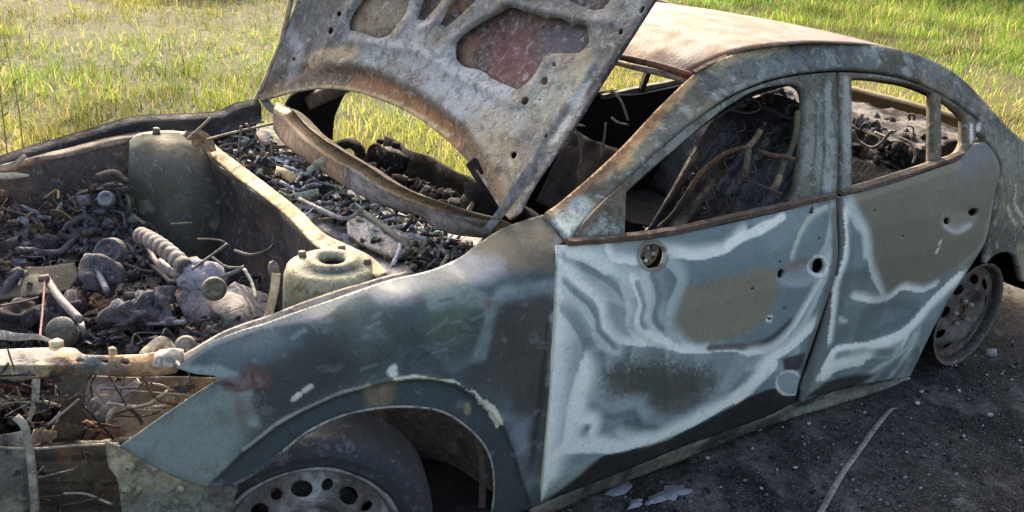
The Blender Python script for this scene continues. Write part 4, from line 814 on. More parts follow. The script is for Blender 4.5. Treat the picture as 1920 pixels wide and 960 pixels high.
POut.area([(660, 0), (760, 0), (750, 50), (700, 70), (660, 55)], srgb(156, 146, 126), .03, .7, .03); POut.area([(930, 60), (1000, 60), (1000, 160), (930, 150)], srgb(122, 82, 84), .04, .7, .03); POut.area([(1010, 50), (1105, 55), (1100, 100), (1010, 105)], srgb(92, 92, 104), .03, .7, .03); POut.area([(865, 70), (900, 60), (890, 120), (862, 110)], srgb(140, 108, 84), .02, .7, .02)
outer = [(p[0] + (4 if p[0] > 900 and p[1] < 300 else 0), p[1]) for p in hood]
sheet('outer_skin', outer, lambda q: HOOD(q) + (HOOD(q) - CAM_O) / np.linalg.norm(HOOD(q) - CAM_O, axis=1)[:, None] * .045, ho, M_SPECK, POut, step=5, thick=.003, label='mottled purple brown outer skin seen through the cut-outs')
# far edge flange, sunlit
fl = np.array([at(p[0], p[1], y=.80) for p in [(478, 190), (494, 158), (508, 126), (521, 94), (526, 82), (538, 34), (549, -14), (559, -50)]])
MB().tube(fl, .010, srgb(176, 156, 122), n=6).build('edge_flange', M_RAW, ho, noise=.5)
def ribbon(name, pts, wd, parent, col, mat=M_RAW, thick=.006, dirv=None):
    q = np.array(pts, float); q = catmull(q, len(q) * 4) if len(q) > 2 else np.array([q[0] + (q[1] - q[0]) * t for t in np.linspace(0, 1, 8)])
    T = np.gradient(q, axis=0); view = q - CAM_O; s = np.cross(T, view) if dirv is None else np.tile(np.array(dirv, float), (len(q), 1)); s /= np.linalg.norm(s, axis=1)[:, None]
    wv = np.interp(np.linspace(0, 1, len(q)), np.linspace(0, 1, len(np.atleast_1d(wd))), np.atleast_1d(wd)) if np.ndim(wd) else np.full(len(q), wd)
    V = np.concatenate([q - s * wv[:, None] / 2, q, q + s * wv[:, None] / 2]); n = len(q)
    F = [(k * n + i, k * n + i + 1, (k + 1) * n + i + 1, (k + 1) * n + i) for i in range(n - 1) for k in (0, 1)]
    cc = np.array(col) * (.5 + fbm(V, 18, 3, 5))[:, None]
    return solid(mesh_from(name, V, F, mat, parent, cc), thick, 0)
ribbon('hinge_arm', [at(906, 440, y=-.66), at(935, 404, y=-.68), at(965, 362, y=-.70), at(1000, 312, y=-.70)], [.022, .022, .03, .03], ho, srgb(134, 130, 124))
ribbon('hinge_arm', [at(528, 215, y=.70), at(505, 200, y=.74), at(490, 176, y=.78)], .03, ho, srgb(120, 112, 104))
# --- cowl, bulkhead and strut towers
PC = Paint(srgb(128, 126, 130), (0, 1)); PC.noise(srgb(160, 158, 166), 7, .45, .6, .8, 3).noise(srgb(112, 104, 98), 12, .5, .64, .8, 5).noise(srgb(140, 116, 92), 5, .58, .68, .6, 8)
cowl_t = [(519, 192), (545, 203), (572, 233), (612, 264), (680, 304), (740, 342), (800, 368), (870, 392), (932, 408)]
cowl_b = [(925, 444), (900, 446), (850, 439), (812, 426), (790, 406), (760, 400), (700, 379), (640, 346), (590, 312), (540, 277), (512, 240)]
PC.line([(545, 225), (600, 275), (680, 325), (760, 375), (840, 405), (920, 425)], srgb(70, 67, 68), .003, .006, .7, .008); PC.line([(515, 215), (550, 262), (600, 300), (640, 330)], srgb(166, 138, 108), .008, .012, .7, .012); PC.line([(660, 330), (720, 362), (790, 396), (860, 420)], srgb(150, 148, 158), .010, .014, .7, .012)
cowl_m = [(513, 206), (536, 226), (566, 258), (606, 288), (672, 326), (732, 362), (794, 386), (864, 408), (930, 418)]
SC = tps([(p[0], p[1], 'z', .897) for p in cowl_m] + [(p[0], p[1], 'z', .828) for p in cowl_b])
cowl = sheet('cowl_panel', cowl_m + cowl_b, SC, car, M_SPECK, PC, step=3.6, thick=.004, relief=lambda q, P: .014 * (fbm(P, 9, 3, 4) - .5) + .004 * np.sin(segdist(q, np.array(cowl_m, float)) / 4.5), label='bowed steel cowl bar, ash grey with sunlit tan edge')
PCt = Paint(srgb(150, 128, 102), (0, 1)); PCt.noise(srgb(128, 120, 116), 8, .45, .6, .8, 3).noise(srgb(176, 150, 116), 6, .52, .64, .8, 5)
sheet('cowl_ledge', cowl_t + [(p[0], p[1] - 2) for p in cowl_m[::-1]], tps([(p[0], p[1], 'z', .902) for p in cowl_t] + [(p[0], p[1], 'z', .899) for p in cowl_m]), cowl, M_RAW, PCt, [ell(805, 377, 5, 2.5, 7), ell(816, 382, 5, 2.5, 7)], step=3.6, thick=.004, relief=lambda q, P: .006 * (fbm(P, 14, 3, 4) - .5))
tp = SC(np.array(cowl_t, float)); loft('cowl_top', [tp + [.004, 0, -.004], tp + [.05, 0, -.03], tp + [.09, 0, -.08]], 40, 8, cowl, M_RAW, srgb(120, 104, 86), .003, .004, 9)
strip_t = [(338, 249), (372, 247), (392, 258), (408, 276), (440, 300), (500, 345), (560, 392), (606, 436), (660, 463), (700, 484), (726, 512)]
strip_b = [(706, 520), (668, 495), (624, 480), (585, 455), (543, 410), (490, 366), (440, 330), (402, 298), (384, 278), (366, 268), (338, 262)]
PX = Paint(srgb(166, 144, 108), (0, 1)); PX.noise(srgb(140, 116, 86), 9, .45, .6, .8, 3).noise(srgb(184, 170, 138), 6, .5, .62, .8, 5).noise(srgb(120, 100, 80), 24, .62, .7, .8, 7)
SX = tps([(p[0], p[1], 'z', .815) for p in strip_t] + [(p[0], p[1], 'z', .80) for p in strip_b])
bh = sheet('bulkhead_edge', strip_t + strip_b, SX, car, M_RAW, PX, step=4, thick=.006, relief=lambda q, P: .008 * (fbm(P, 16, 3, 4) - .5), label='sunlit cream edge of the engine bay bulkhead')
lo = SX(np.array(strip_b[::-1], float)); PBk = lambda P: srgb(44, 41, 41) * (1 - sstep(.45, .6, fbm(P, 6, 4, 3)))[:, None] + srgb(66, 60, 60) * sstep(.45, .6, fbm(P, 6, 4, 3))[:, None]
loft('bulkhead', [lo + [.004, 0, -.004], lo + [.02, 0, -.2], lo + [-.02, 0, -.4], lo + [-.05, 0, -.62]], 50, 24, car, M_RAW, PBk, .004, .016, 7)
# trough between bulkhead and cowl
PT_ = Paint(srgb(124, 121, 126), (0, 1)); PT_.noise(srgb(186, 184, 194), 7, .46, .58, .9, 3).noise(srgb(60, 58, 60), 8, .48, .6, .9, 5).noise(srgb(140, 150, 128), 12, .58, .66, .7, 9)
STR = tps([(400, 262, 'z', .77), (520, 250, 'z', .74), (540, 380, 'z', .74), (620, 340, 'z', .72), (640, 460, 'z', .75), (740, 410, 'z', .72), (720, 505, 'z', .76), (860, 450, 'z', .74), (880, 480, 'z', .76)])
trough = [(396, 262), (440, 240), (512, 236), (545, 280), (600, 318), (660, 355), (740, 394), (800, 420), (850, 440), (905, 445), (890, 470), (850, 492), (780, 512), (726, 514), (690, 484), (640, 462), (600, 440), (550, 395), (500, 350), (430, 300)]
tr = sheet('cowl_trough', trough, STR, car, M_DEB, PT_, step=4, thick=.004, relief=lambda q, P: .05 * (fbm(P, 9, 4, 4) - .5) + .02 * (fbm(P, 30, 2, 7) - .5), label='trough of grey ash and melted wiper parts below the cowl')
PTr = Paint(srgb(150, 144, 144), (0, 1)); PTr.noise(srgb(120, 116, 112), 10, .45, .6, .8, 3).noise(srgb(172, 170, 176), 8, .55, .65, .7, 5)
sheet('drain_tray', [(650, 418), (668, 404), (720, 420), (780, 444), (830, 462), (842, 474), (770, 470), (745, 480), (690, 462), (652, 440)], tps([(650, 418, 'z', .79), (842, 470, 'z', .81), (720, 470, 'z', .78), (780, 440, 'z', .81)]), tr, M_DEB, PTr, step=4, thick=.012, relief=lambda q, P: .012 * (fbm(P, 20, 3, 4) - .5))
ribbon('wiper_arm', [at(676, 396, z=.81), at(720, 425, z=.81), at(770, 466, z=.80)], .016, tr, srgb(96, 96, 84)); ribbon('wiper_arm', [at(560, 372, z=.80), at(600, 392, z=.81), at(650, 410, z=.81), at(690, 382, z=.82)], .012, tr, srgb(138, 134, 130))
ribbon('bracket', [at(576, 320, z=.84), at(596, 308, z=.86), at(612, 296, z=.88)], [.012, .03, .02], tr, srgb(176, 176, 150)); ribbon('bracket', [at(554, 368, z=.80), at(575, 365, z=.81), at(596, 360, z=.80)], .022, tr, srgb(170, 178, 156)); ribbon('bracket', [at(518, 320, z=.80), at(536, 326, z=.81), at(552, 336, z=.80)], .03, tr, srgb(196, 168, 122))
jm = MB()
ASHC = [srgb(188, 188, 196), srgb(146, 144, 150), srgb(96, 92, 92), srgb(60, 56, 56), srgb(172, 180, 164), srgb(120, 96, 78), srgb(46, 44, 46)]
for i in range(800):
    t = RNG.random(); px = 410 + 460 * t; py = 250 + 240 * t ** 1.0 + (RNG.random() - .45) * (60 + 30 * math.sin(3.1 * t))
    if not inside(np.array([[px, py]]), np.array(trough, float))[0]: continue
    p = at(px, py, z=.755 + .035 * RNG.random()); c = ASHC[RNG.integers(0, 7)]
    if i % 3 == 1: jm.lump(p, .006 + .026 * RNG.random(3) ** 2, c, .8)
    elif i % 3 == 2:
        d = RNG.normal(size=3) * [.03, .03, .012]; e_ = np.cross(d, RNG.normal(size=3)); e_ = e_ / (np.linalg.norm(e_) + 1e-6) * (.003 + .012 * RNG.random() ** 2); b_ = RNG.normal(size=3) * .012
        jm.add([p - d - e_, p - d + e_, p + b_ - e_, p + b_ + e_, p + d - e_ * .6, p + d + e_ * .6], [(0, 1, 3, 2), (2, 3, 5, 4)], c)
    else:
        d = (RNG.random(3) - .5) * [.12, .12, .05]; jm.tube([p - d, p + (RNG.random(3) - .5) * .03, p + d], .003 + .004 * RNG.random(), c, n=5, k=3)
for i in range(80):
    p = at(770 + 110 * RNG.random(), 455 + 45 * RNG.random(), z=.78 + .03 * RNG.random()); d = (RNG.random(3) - .5) * [.06, .06, .05]; jm.tube([p - d, p + (RNG.random(3) - .5) * .03, p + d], .004 + .004 * RNG.random(), [srgb(90, 84, 74), SOOT, srgb(120, 112, 96)][i % 3], n=5, k=3)
jm.build('melted_debris', M_DEB, tr, noise=.4, kind='stuff')

def tower(name, c, r, top, bot, cols, parent, bolts, label):
    mb = MB(); prof = [(r * .30, -.02), (r * .30, .004), (r * .42, .010), (r * .52, .006), (r * .56, -.004), (r * .82, -.006), (r * .94, -.014), (r, -.035), (r * 1.03, -.10), (r * 1.08, -.22), (r * 1.16, -.36), (r * 1.25, bot - top)]
    mb.lathe(prof, (c[0], c[1], top), (0, 0, 1), cols[0], n=48, cols=[SOOT, cols[1], cols[1], cols[1], cols[0], cols[1], cols[1], cols[1], cols[0], cols[0], cols[2], cols[2]])
    o = mb.build(name, M_RAW, parent, noise=.4, thick=.004, label=label)
    MB().lathe([(.0, 0.), (r * .29, 0.)], (c[0], c[1], top - .015), (0, 0, 1), SOOT, n=20).build('strut_mount', M_BLACK, o)
    for a in bolts: MB().tube([(c[0] + r * .74 * math.cos(a), c[1] + r * .74 * math.sin(a), top - .01), (c[0] + r * .74 * math.cos(a), c[1] + r * .74 * math.sin(a), top + .008)], [.011, .010], srgb(112, 96, 82), n=7, smooth=False).build('bolt', M_RAW, o)
    return o
tower('strut_tower', (.075, -.545), .118, .812, .30, [srgb(92, 95, 86), srgb(146, 140, 114), srgb(112, 100, 84)], car, (2.2, -.5, .9), 'near strut tower, domed, olive grey with cream sunlit rim')
PTw = Paint(srgb(74, 73, 67), (0, 2)); PTw.area([(236, 300), (262, 300), (268, 420), (258, 575), (236, 575)], srgb(62, 54, 48), .03, .8, .03); PTw.noise(srgb(88, 90, 84), 5, .45, .6, .8, 3).noise(srgb(84, 78, 68), 7, .5, .64, .8, 6).noise(srgb(146, 146, 138), 18, .64, .72, .7, 9)
PTw.line([(243, 262), (262, 251), (310, 246), (350, 250)], srgb(178, 170, 142), .012, .02, .9, .01)  # pale line paints the sunlit band on top of the tower
STW = tps([(243, 262, 'y', .66), (310, 246, 'y', .66), (385, 258, 'y', .62), (300, 300, 'y', .54), (240, 400, 'y', .645), (330, 400, 'y', .49), (430, 330, 'y', .54), (480, 400, 'y', .56), (245, 560, 'y', .63), (340, 560, 'y', .47), (500, 560, 'y', .54)])
tw = sheet('strut_tower', [(243, 264), (256, 252), (280, 247), (310, 245), (345, 247), (378, 254), (398, 272), (430, 304), (470, 345), (500, 380), (512, 470), (512, 575), (245, 575), (238, 420), (240, 320)], STW, car, M_RUST, PTw, step=4, thick=.006, relief=lambda q, P: .008 * (fbm(P, 6, 3, 4) - .5), label='far strut tower, broad grey green dome below the far fender')
MB().tube([at(293, 252, y=.60), at(293, 240, y=.60)], [.014, .011], srgb(120, 106, 90), n=7, smooth=False).build('bolt', M_RAW, tw)
for pts in ([(352, 256), (374, 250), (392, 262), (400, 284)], [(360, 268), (380, 262), (396, 280)], [(346, 250), (366, 262), (376, 280)]): ribbon('bracket', [at(p[0], p[1], y=.50) for p in pts], .022, tw, srgb(166, 146, 112))
# near tower side flange running down to the fender
ribbon('tower_flange', [at(518, 512, y=-.62), at(514, 545, y=-.64), at(506, 580, y=-.66), at(500, 605, y=-.68)], .02, car, srgb(190, 164, 120)); 
MB().lump(at(514, 508, y=-.60), (.03, .03, .045), srgb(120, 100, 90)).build('earth_stud', M_RAW, car)
# rail on top of the near inner wing, below the fender lip
loft('inner_wing_rail', [[at(p[0], p[1] - 4, y=-.64 - .0001 * p[0]) for p in [(345, 668), (430, 622), (500, 596), (600, 560), (690, 532), (760, 514)]], [at(p[0], p[1] + 8, y=-.66 - .0001 * p[0]) for p in [(345, 672), (430, 628), (500, 602), (600, 566), (690, 536), (760, 518)]]], 40, 5, car, M_RAW, srgb(150, 138, 124), .004, .003, 14)

# --- far fender and inner wing
ft = np.array([at(p[0], p[1], y=.80) for p in [(-70, 332), (-10, 300), (50, 277), (130, 254), (220, 228), (290, 216), (400, 211), (440, 196), (484, 186)]])
fc = lambda P: srgb(46, 44, 44) * (1 - sstep(.45, .6, fbm(P, 7, 4, 13)))[:, None] + srgb(72, 66, 62) * sstep(.45, .6, fbm(P, 7, 4, 13))[:, None]
ff = loft('far_fender', [ft * [1, 1, 0] + [0, .07, .30], ft * [1, 1, 0] + [0, .08, .55], ft + [0, .03, -.10], ft + [0, .003, -.008], ft, ft + [0, -.008, -.002], ft + [0, -.03, -.012], ft + [0, -.034, -.02], ft + [0, -.036, -.06], ft + [0, -.07, -.07]], 60, 48, car, M_RAW, fc, .003, .003, 8, label='far fender, a dark bent edge against the grass')
iw = np.array([at(p[0], p[1], y=.70) for p in [(-70, 352), (0, 322), (60, 306), (120, 290), (180, 274), (250, 260), (330, 252)]])
ic = lambda P: srgb(98, 82, 72) * (1 - sstep(.45, .62, fbm(P, 5, 4, 15)))[:, None] + srgb(80, 68, 62) * sstep(.45, .62, fbm(P, 5, 4, 15))[:, None]
iwo = loft('far_inner_wing', [iw + [0, .05, .004], iw, iw + [0, -.02, -.05], iw + [0, -.03, -.14], iw * [1, 1, 0] + [0, -.05, .42], iw * [1, 1, 0] + [0, -.06, .16]], 50, 26, car, M_RAW, ic, .004, .008, 7, label='brown far inner wing panel')
ribbon('wing_lip', [at(-40, 338, y=.70), at(20, 318, y=.70), at(62, 300, y=.69), at(120, 292, y=.69), at(190, 276, y=.69), at(240, 264, y=.69)], [.012, .02, .016, .014, .012, .012], iwo, srgb(140, 122, 104)); ribbon('torn_tab', [at(0, 330, y=.62), at(28, 329, y=.62), at(54, 329, y=.63)], [.02, .02, .006], iwo, srgb(206, 190, 160)); ribbon('torn_tab', [at(-20, 318, y=.66), at(20, 312, y=.66), at(48, 292, y=.68)], [.02, .02, .014], iwo, srgb(178, 156, 128))

# --- engine bay: burnt bed with the larger pieces standing in it
PE = Paint(srgb(64, 60, 62), (0, 1)); PE.noise(srgb(98, 94, 97), 9, .48, .6, .9, 3).noise(srgb(50, 46, 46), 10, .48, .58, .95, 5).noise(srgb(112, 84, 66), 6, .52, .62, .8, 9).noise(srgb(166, 138, 98), 16, .56, .64, .8, 11)
SE = tps([(-60, 350, 'y', .64), (0, 400, 'y', .60), (110, 400, 'y', .58), (240, 390, 'y', .52), (0, 520, 'y', .30), (120, 500, 'z', .50), (240, 480, 'z', .50), (260, 600, 'z', .46), (400, 560, 'z', .46), (500, 590, 'z', .52), (480, 560, 'z', .45), (340, 670, 'z', .52), (200, 640, 'z', .44), (0, 640, 'z', .42), (-60, 560, 'z', .45)])
bed = [(-60, 345), (0, 380), (60, 392), (110, 390), (160, 360), (200, 350), (240, 370), (262, 440), (300, 480), (400, 520), (470, 540), (512, 520), (512, 600), (430, 640), (350, 685), (200, 690), (60, 690), (-60, 700)]
eb = sheet('engine_bay_bed', bed, SE, car, M_DEB, PE, step=2.8, thick=.004, relief=lambda q, P: .10 * (fbm(P, 7, 4, 4) - .5) + .09 * np.abs(fbm(P, 18, 4, 7) - .5) + .05 * np.abs(fbm(P, 45, 3, 9) - .5), label='engine bay floor heaped with grey ash and melted parts')
em = MB(); EC = [srgb(76, 72, 74), srgb(64, 60, 62), srgb(52, 48, 51), srgb(108, 104, 108), srgb(72, 66, 66), srgb(92, 87, 89), srgb(48, 45, 47), srgb(66, 61, 63)]
bedp = np.array(bed, float); qs = np.stack([-40 + 550 * RNG.random(2200), 372 + 310 * RNG.random(2200)], -1); qs = qs[inside(qs, bedp)]; ps = SE(qs); cl_ = fbm(ps, 9, 3, 31)
for i, (q_, p) in enumerate(zip(qs, ps)):
    px, py = q_; p = p + [0, 0, .005 + .05 * RNG.random() * cl_[i] * 2]; c = EC[int(min(7, 8 * abs(cl_[i] * 1.7 - .35 + .35 * (RNG.random() - .5))))]
    if py < 440 and px < 185 and RNG.random() < .3: c = [srgb(120, 98, 72), srgb(150, 124, 90), srgb(96, 74, 60)][i % 3]  # tan pieces: warm sunlit spots put into the debris colour
    k = i % 9
    if k < 3: em.lump(p - [0, 0, .004], .004 + .020 * RNG.random(3) ** 2., c, .9, 6, 4)
    elif k < 6:          # torn strips of sheet and loom
        d = RNG.normal(size=3) * [.016, .016, .008]; e_ = np.cross(d, RNG.normal(size=3)); e_ = e_ / (np.linalg.norm(e_) + 1e-6) * (.002 + .006 * RNG.random() ** 2); b_ = RNG.normal(size=3) * .008
        em.add([p - d - e_, p - d + e_, p + b_ - e_, p + b_ + e_, p + d - e_ * .6, p + d + e_ * .6], [(0, 1, 3, 2), (2, 3, 5, 4)], c)
    elif k < 8:
        d = (RNG.random(3) - .5) * [.10, .10, .05]; em.tube([p - d, p + (RNG.random(3) - .5) * .05, p + d], .001 + .005 * RNG.random() ** 3, c, n=4, k=3)
    else: em.box(p, .008 + .03 * RNG.random(3), c, RNG.random(3) * 3, .6)
em.build('melted_debris', M_DEB, eb, noise=.4, kind='stuff')
for i in range(16):      # hoses and loom lying across the bay
    q0 = np.array([20 + 300 * RNG.random(), 430 + 190 * RNG.random()]); st_ = RNG.normal(size=2) * [26, 16]; pp = []
    for k in range(5): pp.append(q0 + st_ * (k - 2) + RNG.normal(size=2) * 9)
    pp = np.array(pp)
    if not inside(pp, bedp).all(): continue
    P_ = SE(pp) + np.stack([0 * pp[:, 0], 0 * pp[:, 0], .035 + .02 * RNG.random(5)], -1); MB().tube(P_, .006 + .008 * RNG.random(), EC[[0, 1, 2, 3, 5][i % 5]], n=8).build('hose', M_RAW, car, noise=.4)
def ridged(name, a, b, r, n, parent, col):
    a, b = np.array(a), np.array(b); m = n * 8; t = np.linspace(0, 1, m); sag = np.outer(np.sin(t * math.pi), [0, 0, .012]); pts = a + (b - a) * t[:, None] + sag; rr = r * (.86 + .16 * np.abs(np.sin(t * n * math.pi)) ** .7)
    mb = MB(); mb.tube(pts, rr, col, n=16, smooth=False); P = np.array(mb.v); k = np.repeat(np.abs(np.sin(t * n * math.pi)), 16)[:, None]; mb.c = [tuple(c) for c in np.array(mb.c[:len(P)]) * (.45 + .75 * k)] + mb.c[len(P):]
    return mb.build(name, M_RAW, parent, noise=.2)
ridged('corrugated_hose', at(262, 440, z=.66), at(348, 502, z=.645), .026, 9, car, srgb(128, 118, 112))
# cast engine block with bosses and webs, standing in the bed
PEn = Paint(srgb(96, 92, 92), (0, 1)); PEn.noise(srgb(134, 132, 134), 12, .48, .6, .85, 3).noise(srgb(58, 54, 54), 14, .5, .6, .9, 5).noise(srgb(110, 88, 72), 7, .56, .66, .7, 9)
bos = [(random.uniform(110, 330), random.uniform(450, 630), random.uniform(5, 14)) for _ in range(70)]
def eng_relief(q, P):
    r = .07 * (fbm(P, 11, 4, 14) - .5) + .04 * (fbm(P, 40, 2, 17) - .5)
    for bx, by, br_ in bos:
        d = np.hypot(q[:, 0] - bx, (q[:, 1] - by) * 1.15) / br_; r = r - .022 * (1 - sstep(.75, 1., d)) + .03 * (1 - sstep(.3, .45, d))
    return r + .018 * (np.abs(np.sin((q[:, 0] * .8 + q[:, 1] * .6) / 16)) > .93) - .0
SEN = lambda q: SE(q) + np.array([0, 0, .035])
sheet('engine_block', [(112, 500), (150, 462), (215, 440), (252, 452), (300, 500), (345, 540), (352, 585), (300, 622), (250, 640), (170, 645), (125, 610), (105, 560)], SEN, car, M_DEB, PEn, step=2.8, thick=.01, relief=eng_relief, label='ash covered engine casting in the middle of the bay')
for px, py, z_, sz, c in [(186, 520, .575, (.10, .12, .09), srgb(86, 82, 84)), (246, 590, .55, (.13, .10, .09), srgb(92, 88, 90)), (120, 588, .53, (.10, .11, .09), srgb(70, 66, 68)), (66, 470, .56, (.11, .09, .08), srgb(76, 70, 70)), (300, 570, .56, (.10, .09, .08), srgb(98, 94, 97)), (40, 600, .50, (.12, .10, .08), srgb(60, 56, 57)), (160, 430, .58, (.09, .10, .08), srgb(82, 72, 66))]:
    MB().lump(at(px, py, z=z_), sz, c, .75, 22, 16).build('casting', M_DEB, car, noise=.4)
gx_ = MB()
gx_.lump(at(380, 524, z=.60), (.13, .11, .10), srgb(150, 146, 154), .35, 12, 9); gx_.lump(at(360, 508, z=.62), (.09, .07, .07), srgb(140, 134, 138), .4, 10, 8)
gb = gx_.build('gearbox', M_RAW, car, noise=.35, label='lumpy grey gearbox casting in the engine bay')
MB().lathe([(.0, .0), (.016, .0), (.018, .004), (.026, .006), (.03, .0), (.034, -.02)], at(402, 540, z=.64), at(402, 540, z=.7) - at(402, 540, z=.64) + [0, -.02, .03], srgb(104, 104, 84), n=20).build('filler_cap', M_RAW, gb)
PGx = Paint(srgb(134, 130, 136), (0, 1)); PGx.noise(srgb(112, 108, 108), 5, .45, .6, .7, 3).noise(srgb(120, 128, 116), 4, .5, .62, .6, 5)
sheet('bell_housing', [(330, 560), (352, 530), (384, 545), (420, 540), (440, 528), (470, 540), (505, 552), (508, 586), (500, 604), (440, 632), (390, 628), (350, 600)], tps([(330, 560, 'z', .56), (420, 540, 'z', .60), (505, 560, 'z', .56), (430, 590, 'z', .585), (390, 628, 'z', .50), (500, 604, 'z', .54)]), gb, M_RAW, PGx, step=4, thick=.006, relief=lambda q, P: .01 * (fbm(P, 8, 3, 4) - .5))
pl = MB(); pa = at(204, 472, z=.60) - CAM_O; pa = -pa / np.linalg.norm(pa) + np.array([-.3, .1, .3]); pl.lathe([(.0, .006), (.008, .006), (.009, .014), (.016, .014), (.018, .004), (.030, .004), (.032, .012), (.040, .012), (.042, 0), (.050, -.02)], at(204, 472, z=.60), pa, srgb(96, 92, 92), n=28)
pl.build('pulley', M_RAW, car, noise=.4, label='grey pulley in the far part of the engine bay')
pl = MB(); pl.lathe([(.0, .0), (.012, .0), (.014, .01), (.022, .01), (.026, -.01), (.03, -.05)], at(198, 372, y=.5), (-.2, -.9, .4), srgb(132, 130, 134), n=18); pl.build('sensor_housing', M_RAW, car, noise=.3)
for pts, r, c in [([(128, 408, .60), (170, 362, .58), (205, 346, .56), (226, 350, .54), (240, 372, .52), (246, 400, .50), (272, 420, .46)], .006, srgb(126, 112, 92)), ([(70, 438, .6), (110, 395, .6), (150, 362, .58), (205, 352, .56), (222, 360, .54), (232, 390, .52), (262, 412, .48)], .005, srgb(136, 124, 106)),
                  ([(64, 446, .58), (96, 408, .58), (116, 380, .58)], .005, srgb(150, 148, 144)), ([(180, 330, .6), (214, 322, .6), (240, 340, .58)], .008, srgb(116, 100, 84))]:
    MB().tube([at(p[0], p[1], y=p[2]) for p in pts], r, c, n=7).build('pipe', M_RAW, car, noise=.3)
for pts, r, c in [([(86, 522, .60), (112, 560, .61), (150, 600, .60)], .011, srgb(126, 116, 116)), ([(72, 524, .62), (92, 520, .62)], .010, srgb(120, 96, 88)), ([(162, 480, .60), (182, 510, .60), (200, 545, .58)], .009, srgb(140, 138, 140)),
                  ([(225, 612, .52), (290, 606, .53), (350, 604, .54)], .007, srgb(150, 144, 140)), ([(270, 450, .60), (300, 500, .59), (345, 525, .58)], .008, srgb(150, 128, 120)), ([(300, 490, .60), (330, 515, .6)], .010, srgb(170, 158, 152)),
                  ([(360, 505, .66), (395, 480, .68), (425, 458, .70)], .004, srgb(116, 110, 100)), ([(398, 482, .66), (424, 500, .64), (456, 502, .64)], .004, srgb(140, 134, 124)), ([(458, 505, .64), (472, 530, .62), (480, 560, .60)], .005, srgb(160, 154, 142)), ([(416, 518, .62), (440, 510, .63), (458, 500, .64)], .006, srgb(132, 128, 124)),
                  ([(320, 420, .64), (360, 418, .64)], .003, srgb(126, 122, 104)), ([(370, 448, .64), (410, 450, .64), (430, 460, .64)], .003, srgb(120, 112, 96)), ([(440, 470, .66), (470, 478, .66), (500, 470, .66), (512, 460, .66)], .005, srgb(112, 106, 92)),
                  ([(84, 520, .62), (80, 580, .60), (74, 640, .60)], .003, srgb(120, 80, 76)), ([(0, 574, .60), (40, 566, .6), (72, 558, .6)], .003, srgb(110, 88, 82)), ([(150, 600, .56), (156, 620, .56)], .008, srgb(150, 148, 140))]:
    MB().tube([at(p[0], p[1], z=p[2]) for p in pts], r, c, n=7).build('rod' if r > .0075 else 'wire', M_RAW, car, noise=.3)
for pts in ([(350, 262), (375, 240), (396, 220)], [(462, 232), (480, 255), (496, 276)], [(452, 236), (450, 262), (448, 285)], [(388, 262), (440, 248), (512, 232)], [(508, 262), (510, 290), (512, 320)]):
    wire('wire', pts, .0045, srgb(140, 128, 108), car, y=.45)
MB().lathe([(.0, .02), (.03, .018), (.036, .008), (.038, -.03)], at(115, 620, z=.58), (-.2, -.6, .7), srgb(92, 92, 86), n=20).build('reservoir_cap', M_RAW, car, noise=.3)
MB().lathe([(.0, .012), (.018, .012), (.026, .004), (.028, -.02)], at(348, 648, z=.60), (-.2, -.6, .7), srgb(126, 118, 110), n=18).build('reservoir_cap', M_RAW, car, noise=.3)
sheet('reservoir', [(34, 408), (56, 408), (52, 448), (30, 450), (28, 436)], tps([(34, 408, 'y', .52), (56, 408, 'y', .52), (30, 450, 'y', .50)]), car, M_RAW, Paint(srgb(150, 158, 156), (0, 2)), step=4, thick=.03)
PR = Paint(srgb(58, 58, 50), (0, 2)); PR.noise(srgb(68, 66, 58), 6, .45, .6, .8, 3).noise(srgb(54, 52, 46), 6, .5, .62, .8, 6)
sheet('far_chassis_rail', [(-60, 506), (0, 498), (70, 500), (140, 492), (145, 520), (130, 545), (60, 556), (-60, 566)], tps([(-60, 506, 'z', .56), (0, 498, 'z', .56), (140, 492, 'z', .56), (-60, 566, 'z', .52), (130, 545, 'z', .52), (60, 530, 'z', .555)]), car, M_RAW, PR, [ell(10, 522, 6, 4.5)], step=4, thick=.006)

# --- front end
PXM = Paint(srgb(116, 114, 114), (0, 1)); PXM.noise(srgb(156, 130, 100), 7, .5, .62, .8, 3).noise(srgb(120, 118, 120), 9, .5, .62, .7, 5)
PXM.line([(-80, 657), (0, 656), (80, 653), (146, 658)], srgb(176, 158, 128), .006, .01, .8, .006); PXM.line([(-80, 690), (0, 686), (80, 684), (132, 686)], srgb(176, 162, 134), .005, .008, .8, .004); PXM.area([(110, 660), (150, 660), (140, 690), (108, 684)], srgb(196, 152, 112), .012, .7, .01)  # pale line along the lip is a highlight put into the colour
PXM.area([(200, 682), (320, 690), (318, 704), (200, 704)], srgb(170, 132, 98), .012, .8, .01); PXM.line([(140, 690), (118, 702), (95, 706)], srgb(70, 70, 70), .004, .006, .8)
cm_t = [(-80, 655), (0, 655), (80, 652), (140, 653), (156, 664), (200, 666), (265, 664), (300, 660), (332, 676), (336, 688)]
cm_b = [(330, 700), (300, 705), (240, 706), (160, 702), (125, 702), (60, 712), (0, 718), (-80, 726)]
SXM = tps([(p[0], p[1], 'z', .69) for p in cm_t] + [(p[0], p[1], 'z', .645) for p in cm_b] + [(0, 688, 'z', .686), (80, 686, 'z', .686), (140, 688, 'z', .68), (240, 694, 'z', .68)])
xm = sheet('radiator_crossmember', cm_t + cm_b, SXM, car, M_RAW, PXM, [ell(150, 676, 8, 4, 9), ell(196, 678, 8, 4, 9), ell(234, 679, 10, 5.5, 10)], step=3.6, thick=.005, relief=lambda q, P: -.006 * np.exp(-((q[:, 1] - 686) / 4) ** 2) * (q[:, 0] < 140), label='pale sunlit radiator crossmember with three oval holes')
